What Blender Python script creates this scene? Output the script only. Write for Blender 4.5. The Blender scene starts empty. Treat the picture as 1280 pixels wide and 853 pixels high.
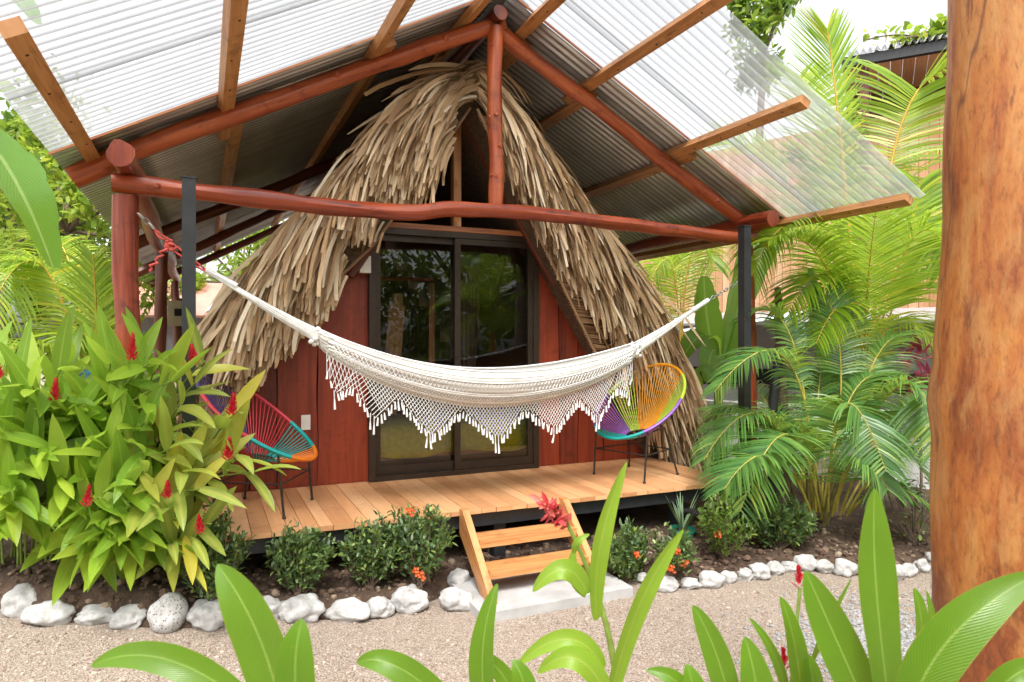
import bpy, math, random
import numpy as np
from mathutils import Vector, Matrix, noise

V = Vector
R = math.radians
SC = bpy.context.scene
COL = SC.collection
rnd = random.Random(7)
U = rnd.uniform

# ------------------------------------------------------------------ camera numbers
EYE = 1.66
YAW = R(24.3)
FPX, CX, HY = 853.0, 640.0, 422.0
FWD = V((math.sin(YAW), math.cos(YAW), 0))
RGT = V((math.cos(YAW), -math.sin(YAW), 0))


def at(px, py, t=None, z=None, Y=None, X=None):
    """Point of the place seen at a pixel of the photograph, given its depth, height or wall plane."""
    d = FWD + RGT * ((px - CX) / FPX) + V((0, 0, 1)) * ((HY - py) / FPX)
    if z is not None:
        t = (z - EYE) / d.z
    elif Y is not None:
        t = Y / d.y
    elif X is not None:
        t = X / d.x
    return V((0, 0, EYE)) + d * t


# ------------------------------------------------------------------ mesh builder
class MB:
    def __init__(self):
        self.v, self.f, self.uv = [], [], []

    def add(self, vs, fs, uvs=None):
        o = len(self.v)
        self.v.extend([tuple(p) for p in vs])
        self.uv.extend(uvs if uvs else [(0.0, 0.0)] * len(vs))
        self.f.extend([tuple(i + o for i in f) for f in fs])

    def obox(self, c, a, b, l):
        """box with half axes a, b and long half axis l (grain along l)"""
        c, a, b, l = V(c), V(a), V(b), V(l)
        if a.cross(b).dot(l) < 0:
            a = -a
        A, B, L = a.length, b.length, l.length
        ou, ov = U(0, 30), U(0, 30)
        for n, p, q, w in ((a, b, l, B), (-a, -b, l, B), (b, -a, l, A), (-b, a, l, A)):
            ou += 2 * w
            self.add([c + n - p - q, c + n + p - q, c + n + p + q, c + n - p + q], [(0, 1, 2, 3)],
                     [(ou - w, ov - L), (ou + w, ov - L), (ou + w, ov + L), (ou - w, ov + L)])
        for s in (1, -1):
            q = l * s
            self.add([c + q - a * s - b, c + q + a * s - b, c + q + a * s + b, c + q - a * s + b], [(0, 1, 2, 3)],
                     [(ou, ov), (ou + .02, ov), (ou + .02, ov + .02), (ou, ov + .02)])

    def box(self, x0, x1, y0, y1, z0, z1, grain='x'):
        c = V(((x0 + x1) / 2, (y0 + y1) / 2, (z0 + z1) / 2))
        hx, hy, hz = V(((x1 - x0) / 2, 0, 0)), V((0, (y1 - y0) / 2, 0)), V((0, 0, (z1 - z0) / 2))
        if grain == 'x':
            self.obox(c, hy, hz, hx)
        elif grain == 'y':
            self.obox(c, hz, hx, hy)
        else:
            self.obox(c, hx, hy, hz)

    def bar(self, p0, p1, w, h, up=(0, 0, 1)):
        p0, p1 = V(p0), V(p1)
        l = (p1 - p0) / 2
        s = l.cross(V(up)).normalized()
        u = s.cross(l).normalized()
        self.obox((p0 + p1) / 2, s * (w / 2), u * (h / 2), l)

    def tube(self, pts, rad, n=8, caps=True, wob=0.0, seed=0.0):
        pts = [V(p) for p in pts]
        m = len(pts)
        if not hasattr(rad, '__len__'):
            rad = [rad] * m
        t0 = (pts[1] - pts[0]).normalized()
        ref = V((0, 0, 1)) if abs(t0.z) < .9 else V((1, 0, 0))
        a = t0.cross(ref).normalized()
        vs, uvs = [], []
        ln = 0.0
        ou = U(0, 20)
        for i in range(m):
            t = (pts[min(i + 1, m - 1)] - pts[max(i - 1, 0)]).normalized()
            a = (a - t * a.dot(t)).normalized()
            b = t.cross(a)
            if i:
                ln += (pts[i] - pts[i - 1]).length
            for k in range(n + 1):
                an = 2 * math.pi * k / n
                r = rad[i]
                if wob:
                    r *= 1 + wob * noise.noise(V((math.cos(an) * .9 + seed * 7.1, math.sin(an) * .9 + seed, ln * 3.1)))
                vs.append(pts[i] + (a * math.cos(an) + b * math.sin(an)) * r)
                uvs.append((ou + k / n * 6.283 * max(rad), ln))
        fs = []
        w = n + 1
        for i in range(m - 1):
            for k in range(n):
                fs.append((i * w + k, i * w + k + 1, (i + 1) * w + k + 1, (i + 1) * w + k))
        self.add(vs, fs, uvs)
        if caps:
            for i, s in ((0, -1), (m - 1, 1)):
                ring = vs[i * w:i * w + n]
                self.add([pts[i]] + ring, [((0, k + 1, (k + 1) % n + 1) if s > 0 else (0, (k + 1) % n + 1, k + 1)) for k in range(n)],
                         [(ou, ln)] + [(ou + .03 * math.cos(6.28 * k / n), ln + .03 * math.sin(6.28 * k / n)) for k in range(n)])

    def ribbon(self, pts, widths, side):
        """flat strip of two vertices across"""
        vs, uvs, fs = [], [], []
        m = len(pts)
        for i, (p, w) in enumerate(zip(pts, widths)):
            s = side[i] if isinstance(side, list) else side
            vs += [p - s * (w / 2), p + s * (w / 2)]
            uvs += [(0, i / (m - 1)), (1, i / (m - 1))]
        for i in range(m - 1):
            fs.append((2 * i, 2 * i + 1, 2 * i + 3, 2 * i + 2))
        self.add(vs, fs, uvs)

    def blade(self, path, width, nrm, fold=.25, prof=None, wave=0.0):
        """leaf blade with a midrib: three vertices across along a path; nrm is the way its upper face looks"""
        m = len(path)
        vs, uvs, fs = [], [], []
        ph = U(0, 6)
        for i, p in enumerate(path):
            t = i / (m - 1)
            tg = (path[min(i + 1, m - 1)] - path[max(i - 1, 0)]).normalized()
            s = tg.cross(nrm)
            s = s.normalized() if s.length > 1e-4 else V((1, 0, 0))
            n = s.cross(tg)
            if prof:
                w = width * .5 * prof(t)
            else:
                w = width * .5 * max(0.02, (math.sin(math.pi * min(1, t * .93 + .07) ** .8)) ** .75)
            wv = wave * w * math.sin(ph + t * 9)
            vs += [p - s * w * math.cos(fold) + n * (w * math.sin(fold) + wv), p, p + s * w * math.cos(fold) + n * (w * math.sin(fold) - wv * .6)]
            uvs += [(0, t), (.5, t), (1, t)]
        for i in range(m - 1):
            a = 3 * i
            fs += [(a, a + 1, a + 4, a + 3), (a + 1, a + 2, a + 5, a + 4)]
        self.add(vs, fs, uvs)

    def leaf(self, base, d, nrm, L, W, droop=.6, n=5, fold=.25, prof=None, wave=0.0):
        d = V(d).normalized()
        p = V(base)
        path = [p.copy()]
        for i in range(n):
            p = p + d * (L / n)
            path.append(p.copy())
            d = (d + V((0, 0, -1)) * (droop / n)).normalized()
        self.blade(path, W, V(nrm), fold, prof, wave)

    def ico(self, c, r, sub=2, fn=None):
        vs, fs = ICO[sub]
        c = V(c)
        out = []
        for p in vs:
            q = V(p)
            k = fn(q) if fn else 1.0
            out.append(V((c.x + q.x * r[0] * k, c.y + q.y * r[1] * k, c.z + q.z * r[2] * k)))
        self.add(out, fs)

    def build(self, name, mat, parent=None, smooth=True):
        me = bpy.data.meshes.new(name)
        vs = np.array(self.v, dtype=np.float64).reshape(-1, 3)
        q = parent
        while q is not None:
            vs = vs - np.array(q.location)
            q = q.parent
        me.from_pydata(vs.tolist(), [], self.f)
        uvl = me.uv_layers.new(name='UVMap')
        idx = np.empty(len(me.loops), dtype=np.int32)
        me.loops.foreach_get('vertex_index', idx)
        uvl.data.foreach_set('uv', np.array(self.uv, dtype=np.float32)[idx].ravel())
        if smooth:
            me.polygons.foreach_set('use_smooth', np.ones(len(me.polygons), dtype=bool))
        me.materials.append(mat)
        me.update()
        o = bpy.data.objects.new(name, me)
        COL.objects.link(o)
        if parent is not None:
            o.parent = parent
        return o


def make_ico(sub):
    import bmesh
    bm = bmesh.new()
    bmesh.ops.create_icosphere(bm, subdivisions=sub, radius=1)
    bm.verts.ensure_lookup_table()
    r = ([tuple(v.co) for v in bm.verts], [tuple(v.index for v in f.verts) for f in bm.faces])
    bm.free()
    return r


ICO = {k: make_ico(k) for k in (1, 2, 3, 4)}


def bez(p0, p1, p2, n):
    return [p0 * (1 - t) ** 2 + p1 * (2 * t * (1 - t)) + p2 * t * t for t in [i / n for i in range(n + 1)]]


def rv(s=1.0):
    return V((U(-s, s), U(-s, s), U(-s, s)))


def thing(name, label, cat, loc, group=None):
    o = bpy.data.objects.new(name, None)
    o.empty_display_size = .1
    o.location = loc
    COL.objects.link(o)
    o['label'], o['category'] = label, cat
    if group:
        o['group'] = group
    return o


def tag(o, label, cat, group=None):
    o['label'], o['category'] = label, cat
    if group:
        o['group'] = group
    return o


def struct(o, kind='structure'):
    o['kind'] = kind
    return o


def copy_tree(o, parent=None):
    c = o.copy()
    COL.objects.link(c)
    if parent is not None:
        c.parent = parent
    for ch in list(o.children):
        copy_tree(ch, c)
    return c


# ------------------------------------------------------------------ materials
class NT:
    def __init__(self, name):
        self.m = bpy.data.materials.new(name)
        self.m.use_nodes = True
        self.t = self.m.node_tree
        self.out = self.t.nodes['Material Output']
        self.b = self.t.nodes['Principled BSDF']

    def n(self, typ, **kw):
        nd = self.t.nodes.new(typ)
        for k, v in kw.items():
            if k.startswith('i_'):
                nd.inputs[k[2:].replace('_', ' ')].default_value = v
            else:
                setattr(nd, k, v)
        return nd

    def l(self, a, b):
        self.t.links.new(a, b)

    def uv(self, sx=1, sy=1):
        tc = self.n('ShaderNodeTexCoord')
        mp = self.n('ShaderNodeMapping')
        mp.inputs['Scale'].default_value = (sx, sy, 1)
        self.l(tc.outputs['UV'], mp.inputs['Vector'])
        return mp.outputs['Vector']

    def obj(self, s=(1, 1, 1)):
        tc = self.n('ShaderNodeTexCoord')
        mp = self.n('ShaderNodeMapping')
        mp.inputs['Scale'].default_value = s
        self.l(tc.outputs['Object'], mp.inputs['Vector'])
        return mp.outputs['Vector']

    def noise(self, vec, scale=5, detail=4, rough=.55, dist=0.0):
        nd = self.n('ShaderNodeTexNoise')
        nd.inputs['Scale'].default_value = scale
        nd.inputs['Detail'].default_value = detail
        nd.inputs['Roughness'].default_value = rough
        nd.inputs['Distortion'].default_value = dist
        self.l(vec, nd.inputs['Vector'])
        return nd.outputs['Fac']

    def ramp(self, fac, stops):
        r = self.n('ShaderNodeValToRGB')
        els = r.color_ramp.elements
        while len(els) < len(stops):
            els.new(.5)
        for e, (p, c) in zip(els, stops):
            e.position = p
            e.color = (*c, 1) if len(c) == 3 else c
        self.l(fac, r.inputs['Fac'])
        return r.outputs['Color']

    def mix(self, fac, a, b, mode='MIX'):
        x = self.n('ShaderNodeMix', data_type='RGBA', blend_type=mode)
        for s, val in ((x.inputs[0], fac), (x.inputs[6], a), (x.inputs[7], b)):
            if hasattr(val, 'is_output'):
                self.l(val, s)
            elif isinstance(val, (int, float)):
                s.default_value = val
            else:
                s.default_value = (*val, 1)
        return x.outputs[2]

    def math(self, op, a, b=0.0, c=0.0):
        x = self.n('ShaderNodeMath', operation=op)
        for s, val in zip(x.inputs, (a, b, c)):
            if hasattr(val, 'is_output'):
                self.l(val, s)
            else:
                s.default_value = val
        return x.outputs[0]

    def island(self):
        return self.n('ShaderNodeNewGeometry').outputs['Random Per Island']

    def bump(self, h, strength=.3, dist=.01):
        b = self.n('ShaderNodeBump')
        b.inputs['Strength'].default_value = strength
        b.inputs['Distance'].default_value = dist
        self.l(h, b.inputs['Height'])
        self.l(b.outputs['Normal'], self.b.inputs['Normal'])
        return b.outputs['Normal']

    def col(self, c):
        if hasattr(c, 'is_output'):
            self.l(c, self.b.inputs['Base Color'])
        else:
            self.b.inputs['Base Color'].default_value = (*c, 1)

    def set(self, **kw):
        for k, v in kw.items():
            self.b.inputs[k.replace('_', ' ')].default_value = v


def m_plain(name, c, rough=.6, metal=0.0, var=.15, scale=8):
    t = NT(name)
    nz = t.noise(t.obj(), scale, 5)
    lo = tuple(x * (1 - var) for x in c)
    hi = tuple(min(1, x * (1 + var)) for x in c)
    t.col(t.ramp(nz, [(.3, lo), (.7, hi)]))
    t.set(Roughness=rough, Metallic=metal)
    t.bump(t.noise(t.obj(), scale * 8, 3), .15, .003)
    return t.m


def m_wood(name, dark, mid, light, rough=.4, su=45, sv=2.2, coat=0.0, knots=True, island=0.0, bump=.25, big_=.55, crack=0.0):
    t = NT(name)
    g = t.noise(t.uv(su, sv), 1.0, 5, .6, .6)
    big = t.noise(t.uv(6, .8), 1.0, 3, .6)
    c = t.ramp(g, [(.34, dark), (.5, mid), (.67, light)])
    c = t.mix(t.math('MULTIPLY', big, big_), c, t.ramp(big, [(.40, dark), (.62, light)]))
    if crack:
        cr = t.noise(t.uv(13, .55), 1.0, 3, .5, .3)
        ck = t.ramp(cr, [(.488, (0, 0, 0)), (.5, (1, 1, 1)), (.512, (0, 0, 0))])
        gate = t.ramp(t.noise(t.uv(4, 1.1), 1.0, 2), [(.48, (0, 0, 0)), (.58, (1, 1, 1))])
        c = t.mix(t.math('MULTIPLY', t.math('MULTIPLY', ck, gate), crack), c, tuple(x * .25 for x in dark))
        gr = t.noise(t.obj(), 7, 6, .7)
        c = t.mix(t.ramp(gr, [(.54, (0, 0, 0)), (.68, (.65, .65, .65))]), c, tuple(x * .55 for x in dark))
    if knots:
        vo = t.n('ShaderNodeTexVoronoi')
        vo.inputs['Scale'].default_value = 1.0
        t.l(t.uv(7, 1.7), vo.inputs['Vector'])
        k = t.ramp(vo.outputs['Distance'], [(.03, (1, 1, 1)), (.1, (0, 0, 0))])
        c = t.mix(t.math('MULTIPLY', k, .75), c, tuple(x * .35 for x in dark))
    if island:
        r = t.island()
        c = t.mix(island, c, t.ramp(r, [(0, tuple(x * .75 for x in dark)), (.5, mid), (1, light)]))
    t.col(c)
    t.set(Roughness=rough)
    t.b.inputs['Coat Weight'].default_value = coat
    t.b.inputs['Coat Roughness'].default_value = .25
    t.bump(g, bump, .004)
    return t.m


def m_leaf(name, stops, transl=.4, rough=.38, veins=60, rib=(.45, .55, .16), ribw=.06, ribmix=.6, trc=(.55, .75, .08), edge=0.0):
    t = NT(name)
    c = t.ramp(t.island(), stops)
    sep = t.n('ShaderNodeSeparateXYZ')
    t.l(t.uv(), sep.inputs[0])
    off = t.math('ABSOLUTE', t.math('SUBTRACT', sep.outputs['X'], .5))
    if rib:
        rf = t.ramp(off, [(ribw * .4, (1, 1, 1)), (ribw, (0, 0, 0))])
        c = t.mix(t.math('MULTIPLY', rf, ribmix), c, rib)
    nz = t.noise(t.obj(), 14, 3)
    c = t.mix(.5, c, t.mix(nz, (.3, .42, .2), (1.1, 1.05, .9)), 'MULTIPLY')
    if edge:
        en_ = t.math('ADD', off, t.math('MULTIPLY', t.noise(t.obj(), 38, 4, .7), .09))
        c = t.mix(t.ramp(en_, [(.525, (0, 0, 0)), (.545, (edge, edge, edge))]), c, (.32, .22, .05))
        tipn = t.math('ADD', sep.outputs['Y'], t.math('MULTIPLY', t.noise(t.obj(), 30, 4, .7), .06))
        c = t.mix(t.ramp(tipn, [(1.0, (0, 0, 0)), (1.02, (edge, edge, edge))]), c, (.24, .13, .04))
        sp_ = t.noise(t.obj(), 75, 2, .5)
        c = t.mix(t.ramp(sp_, [(.70, (0, 0, 0)), (.73, (edge * .7,) * 3)]), c, (.22, .2, .05))
    t.col(c)
    t.set(Roughness=rough)
    nrm = None
    if veins:
        w = t.math('SINE', t.math('MULTIPLY', t.math('SUBTRACT', sep.outputs['Y'], t.math('MULTIPLY', off, .45)), veins * 3.0))
        nrm = t.bump(w, .2, .002)
        c = t.mix(t.math('MULTIPLY_ADD', w, .11, .11), c, tuple(min(1, x * 1.5 + .02) for x in stops[-1][1]))
        t.col(c)
    tr = t.n('ShaderNodeBsdfTranslucent')
    t.l(t.mix(.65, c, trc), tr.inputs['Color'])
    ms = t.n('ShaderNodeMixShader')
    ms.inputs[0].default_value = transl
    t.l(t.b.outputs[0], ms.inputs[1])
    t.l(tr.outputs[0], ms.inputs[2])
    t.l(ms.outputs[0], t.out.inputs['Surface'])
    return t.m


MT = {}
MT['log'] = m_wood('varnished_log', (.12, .014, .005), (.30, .044, .012), (.42, .082, .024), .40, 34, 1.6, .12, True, 0, .7, 1.0, .9)
MT['rafter'] = m_wood('orange_log', (.22, .034, .010), (.41, .078, .020), (.53, .135, .042), .40, 34, 1.6, .12, True, 0, .7, 1.0, .9)
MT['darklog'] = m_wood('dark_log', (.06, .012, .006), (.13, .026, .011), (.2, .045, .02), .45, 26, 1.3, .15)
MT['purlin'] = m_wood('sawn_timber', (.34, .13, .04), (.52, .23, .075), (.62, .31, .12), .5, 50, 2, .1, True, 0, .25, .6, .5)
MT['deck'] = m_wood('deck_boards', (.54, .23, .09), (.72, .37, .17), (.80, .48, .25), .45, 36, 1.2, .05, True, .6, .25, .8, .35)
MT['step'] = m_wood('step_boards', (.42, .16, .05), (.58, .25, .085), (.66, .33, .13), .42, 36, 1.8, .1, True, 0, .25, .6, .5)
MT['plank'] = m_wood('red_planks', (.09, .010, .004), (.245, .028, .008), (.37, .06, .017), .5, 24, .9, .1, True, .42, .5, .9, .6)
MT['trim'] = m_wood('trim_wood', (.22, .06, .02), (.36, .12, .04), (.45, .19, .07), .4, 40, 2, .2)
MT['inside'] = m_wood('inside_boards', (.10, .04, .015), (.18, .075, .03), (.24, .11, .05), .5, 30, 2, 0)
MT['blackmetal'] = m_plain('black_painted_steel', (.022, .023, .026), .42, .0, .25, 12)
MT['iron'] = m_plain('dark_iron', (.05, .042, .038), .5, .6, .3, 20)
MT['frame'] = m_plain('bronze_aluminium', (.045, .03, .022), .35, .35, .15, 10)
MT['concrete'] = m_plain('concrete', (.40, .39, .38), .85, 0, .18, 6)
MT['white'] = m_plain('white_plaster', (.74, .74, .74), .7, 0, .06, 3)
MT['whiteplastic'] = m_plain('white_plastic', (.75, .73, .7), .4, 0, .05, 20)
MT['greywall'] = m_plain('grey_wall', (.33, .34, .36), .8, 0, .15, 2)
MT['silver'] = m_plain('silver_sheet', (.55, .57, .6), .4, .5, .12, 3)
MT['beige'] = m_plain('beige_box', (.42, .37, .25), .5, 0, .08, 10)
MT['bluepost'] = m_plain('blue_paint', (.06, .25, .5), .5, 0, .15, 10)
MT['pinkroof'] = m_plain('pink_roof', (.6, .3, .24), .7, 0, .12, 4)
MT['greenpot'] = m_plain('green_plastic', (.02, .22, .13), .4, 0, .1, 10)
MT['blackpipe'] = m_plain('black_pipe', (.02, .02, .022), .45, 0, .2, 10)
MT['darkvoid'] = m_plain('flat_black', (.012, .011, .011), .9, 0, .3, 4)
MT['rope'] = m_plain('white_cotton', (.88, .87, .85), .85, 0, .08, 30)
MT['redrope'] = m_plain('red_rope', (.62, .10, .08), .75, 0, .3, 60)
MT['chain'] = m_plain('steel_chain', (.55, .53, .5), .35, .8, .15, 30)
MT['red'] = m_plain('red_cord', (.52, .03, .05), .4, 0, .1, 20)
MT['teal'] = m_plain('turquoise_cord', (.01, .33, .31), .4, 0, .1, 20)
MT['orange'] = m_plain('orange_cord', (.75, .20, .015), .4, 0, .1, 20)
MT['amber'] = m_plain('amber_cord', (.80, .33, .01), .4, 0, .1, 20)
MT['lime'] = m_plain('lime_cord', (.40, .55, .04), .4, 0, .1, 20)
MT['purple'] = m_plain('purple_cord', (.24, .09, .42), .4, 0, .1, 20)
MT['navy'] = m_plain('violet_cord', (.07, .04, .16), .4, 0, .1, 20)
MT['mustard'] = m_plain('mustard_cloth', (.88, .78, .03), .9, 0, .15, 25)
MT['linen'] = m_plain('pale_linen', (.55, .5, .45), .9, 0, .1, 6)
MT['petal'] = m_leaf('red_bract', [(0, (.55, .008, .022)), (.5, (.66, .02, .045)), (1, (.72, .06, .08))], .3, .4, 0, None, trc=(.8, .03, .07))
MT['pinkpetal'] = m_leaf('coral_bract', [(0, (.60, .03, .05)), (.5, (.70, .10, .11)), (1, (.75, .25, .2))], .3, .4, 0, None, trc=(.8, .12, .13))
MT['orangepetal'] = m_leaf('orange_petal', [(0, (.70, .08, .012)), (1, (.78, .2, .04))], .3, .5, 0, None, trc=(.8, .15, .02))
MT['ginger'] = m_leaf('ginger_leaf', [(0, (0.083, 0.201, 0.021)), (.3, (0.142, 0.307, 0.026)), (.7, (0.248, 0.425, 0.035)), (1, (0.378, 0.496, 0.053))], .42, .34, 45, (.4, .5, .12), edge=.6)
MT['gingerold'] = m_leaf('ginger_leaf_yellowing', [(0, (0.123, 0.235, 0.056)), (.45, (0.224, 0.358, 0.084)), (.75, (0.448, 0.470, 0.067)), (1, (0.560, 0.403, 0.045))], .38, .34, 45, (.5, .48, .12), .22, edge=.8)
MT['broad'] = m_leaf('broad_leaf', [(0, (0.041, 0.147, 0.006)), (.5, (0.078, 0.212, 0.009)), (1, (0.138, 0.276, 0.017))], .40, .3, 75, (.36, .5, .14), .035, edge=.7)
MT['banana'] = m_leaf('banana_leaf', [(0, (.08, .22, .03)), (1, (.16, .36, .05))], .45, .35, 70, (.45, .58, .25), .05)
MT['areca'] = m_leaf('areca_leaflet', [(0, (0.054, 0.156, 0.048)), (.5, (0.120, 0.276, 0.078)), (.85, (0.216, 0.384, 0.096)), (1, (0.360, 0.456, 0.096))], .35, .33, 0, None)
MT['coco'] = m_leaf('coconut_leaflet', [(0, (0.143, 0.286, 0.022)), (.5, (0.297, 0.462, 0.033)), (.85, (0.484, 0.583, 0.044)), (1, (0.682, 0.572, 0.055))], .5, .35, 0, None)
MT['shrub'] = m_leaf('shrub_leaf', [(0, (0.050, 0.094, 0.042)), (.6, (0.110, 0.187, 0.077)), (.9, (0.209, 0.297, 0.105)), (1, (0.374, 0.462, 0.121))], .25, .4, 0, None)
MT['shrublight'] = m_leaf('light_shrub_leaf', [(0, (.04, .09, .025)), (.6, (.10, .17, .04)), (1, (.26, .34, .07))], .3, .4, 0, None)
MT['tree'] = m_leaf('tree_leaf', [(0, (.03, .09, .018)), (.5, (.075, .17, .03)), (.85, (.17, .27, .04)), (1, (.4, .42, .05))], .4, .45, 0, None)
MT['treelight'] = m_leaf('light_tree_leaf', [(0, (.08, .16, .02)), (.5, (.2, .30, .04)), (.9, (.38, .44, .05)), (1, (.55, .36, .08))], .45, .45, 0, None)
MT['cordyline'] = m_leaf('crimson_leaf', [(0, (.16, .02, .05)), (.5, (.4, .04, .12)), (1, (.6, .2, .25))], .35, .4, 0, None, trc=(.7, .08, .2))
MT['agave'] = m_leaf('grey_green_blade', [(0, (.12, .2, .12)), (1, (.24, .33, .2))], .2, .5, 0, None)
MT['stem'] = m_plain('green_stem', (.20, .27, .05), .5, 0, .3, 20)
MT['ystem'] = m_plain('yellow_stem', (.58, .36, .05), .45, 0, .2, 12)
MT['rachis'] = m_plain('yellow_green_rachis', (.38, .32, .05), .45, 0, .25, 12)
MT['astem'] = m_plain('green_brown_stem', (.20, .17, .06), .5, 0, .35, 14)
MT['bark'] = m_plain('bark', (.17, .12, .085), .85, 0, .35, 12)


def m_straw():
    t = NT('dry_palm_straw')
    c = t.ramp(t.island(), [(0, (.25, .135, .058)), (.18, (.51, .335, .17)), (.5, (.71, .51, .305)), (.85, (.81, .645, .43)), (1, (.85, .74, .56))])
    g = t.noise(t.uv(6, 1.2), 3.0, 3)
    c = t.mix(.45, c, t.ramp(g, [(.3, (.55, .48, .42)), (.7, (1, 1, 1))]), 'MULTIPLY')
    t.col(c)
    t.set(Roughness=.7)
    t.bump(g, .3, .004)
    return t.m


MT['straw'] = m_straw()
MT['thatchcore'] = m_plain('packed_thatch', (.11, .07, .04), .95, 0, .45, 30)


def m_slats():
    t = NT('brown_leaflet')
    c = t.ramp(t.island(), [(0, (.16, .08, .04)), (.5, (.36, .21, .11)), (1, (.50, .33, .19))])
    t.col(c)
    t.set(Roughness=.65)
    return t.m


MT['slat'] = m_slats()


def m_metalroof():
    t = NT('aged_zinc')
    nz = t.noise(t.obj((1, .3, 1)), 3, 5)
    st = t.noise(t.obj((.4, 22, .4)), 1, 3)
    c = t.ramp(nz, [(.3, (.48, .48, .48)), (.7, (.78, .77, .75))])
    c = t.mix(t.ramp(st, [(.5, (0, 0, 0)), (.7, (.4, .4, .4))]), c, (.22, .17, .13))
    t.col(c)
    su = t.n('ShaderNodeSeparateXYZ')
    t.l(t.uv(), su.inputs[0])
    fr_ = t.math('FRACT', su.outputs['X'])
    val = t.ramp(fr_, [(.5, (0, 0, 0)), (.68, (1, 1, 1)), (.82, (1, 1, 1)), (1.0, (0, 0, 0))])  # light and shade of the ribs painted into the zinc: valleys dark, crests light
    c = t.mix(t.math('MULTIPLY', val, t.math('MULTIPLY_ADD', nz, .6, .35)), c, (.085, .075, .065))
    t.col(c)
    t.set(Metallic=.35, Roughness=.25)
    t.bump(t.noise(t.obj(), 40, 3), .1, .002)
    return t.m


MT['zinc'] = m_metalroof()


def m_poly():
    t = NT('clear_fibreglass_sheet')
    tr = t.n('ShaderNodeBsdfTransparent')
    lwb = t.n('ShaderNodeLayerWeight')
    lwb.inputs['Blend'].default_value = .55
    t.l(t.ramp(lwb.outputs['Facing'], [(.35, (.80, .81, .82)), (.95, (.48, .5, .51))]), tr.inputs['Color'])
    tl = t.n('ShaderNodeBsdfTranslucent')
    t.l(t.ramp(lwb.outputs['Facing'], [(.35, (.76, .77, .78)), (.95, (.44, .45, .46))]), tl.inputs['Color'])
    df = t.b
    tcol, lcol = [x.links[0].from_socket for x in (tr.inputs['Color'], tl.inputs['Color'])]
    df.inputs['Base Color'].default_value = (.78, .79, .8, 1)
    df.inputs['Roughness'].default_value = .22
    dirt = t.noise(t.obj((1, 1, 1)), 1.6, 6, .65)
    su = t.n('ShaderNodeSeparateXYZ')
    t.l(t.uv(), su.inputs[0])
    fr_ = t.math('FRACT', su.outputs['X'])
    line = t.ramp(fr_, [(.55, (0, 0, 0)), (.72, (1, 1, 1)), (.80, (1, 1, 1)), (.97, (0, 0, 0))])  # rib shading painted as dark valley lines, made uneven by the dirt noise
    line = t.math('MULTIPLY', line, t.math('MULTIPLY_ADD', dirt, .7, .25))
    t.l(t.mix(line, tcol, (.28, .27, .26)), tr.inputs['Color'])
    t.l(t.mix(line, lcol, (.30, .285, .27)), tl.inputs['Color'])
    a = t.n('ShaderNodeMixShader')
    t.l(t.ramp(dirt, [(.35, (.18, .18, .18)), (.7, (.46, .46, .46))]), a.inputs[0])
    t.l(tr.outputs[0], a.inputs[1])
    t.l(tl.outputs[0], a.inputs[2])
    b = t.n('ShaderNodeMixShader')
    lw = t.n('ShaderNodeLayerWeight')
    lw.inputs['Blend'].default_value = .35
    t.l(t.math('MULTIPLY_ADD', lw.outputs['Facing'], .22, .05), b.inputs[0])
    t.l(a.outputs[0], b.inputs[1])
    t.l(df.outputs[0], b.inputs[2])
    t.l(b.outputs[0], t.out.inputs['Surface'])
    return t.m


MT['poly'] = m_poly()


def m_glass():
    t = NT('window_glass')
    tr = t.n('ShaderNodeBsdfTransparent')
    tr.inputs['Color'].default_value = (.84, .86, .86, 1)
    gl = t.n('ShaderNodeBsdfGlossy')
    gl.inputs['Roughness'].default_value = .0
    gl.inputs['Color'].default_value = (.95, .97, 1, 1)
    fr = t.n('ShaderNodeFresnel')
    fr.inputs['IOR'].default_value = 1.65
    a = t.n('ShaderNodeMixShader')
    t.l(fr.outputs[0], a.inputs[0])
    t.l(tr.outputs[0], a.inputs[1])
    t.l(gl.outputs[0], a.inputs[2])
    t.l(a.outputs[0], t.out.inputs['Surface'])
    return t.m


MT['glass'] = m_glass()


def m_gravel():
    t = NT('pink_gravel')
    vec = t.obj()
    vo = t.n('ShaderNodeTexVoronoi')
    vo.inputs['Scale'].default_value = 150
    t.l(vec, vo.inputs['Vector'])
    sep = t.n('ShaderNodeSeparateColor')
    t.l(vo.outputs['Color'], sep.inputs[0])
    c = t.ramp(sep.outputs[0], [(0, (.16, .115, .088)), (.2, (.31, .24, .19)), (.6, (.42, .34, .275)), (.9, (.52, .45, .38)), (1, (.63, .58, .52))])
    gap = t.ramp(vo.outputs['Distance'], [(.25, (1, 1, 1)), (.75, (.62, .55, .5))])
    c = t.mix(.8, c, gap, 'MULTIPLY')
    big = t.noise(vec, 1.1, 5, .6)
    c = t.mix(t.ramp(big, [(.45, (0, 0, 0)), (.75, (.45, .45, .45))]), c, (.42, .33, .27))
    t.col(c)
    t.set(Roughness=.85)
    h = t.math('SUBTRACT', 1.0, vo.outputs['Distance'])
    t.bump(h, .8, .008)
    return t.m


MT['gravel'] = m_gravel()


def m_pebble():
    t = NT('pebble')
    t.col(t.ramp(t.island(), [(0, (.19, .135, .10)), (.25, (.33, .25, .20)), (.7, (.40, .32, .26)), (1, (.46, .40, .33))]))
    t.set(Roughness=.75)
    return t.m


MT['pebble'] = m_pebble()
MT['greypebble'] = m_plain('grey_pebble', (.27, .265, .26), .75, 0, .5, 60)


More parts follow.
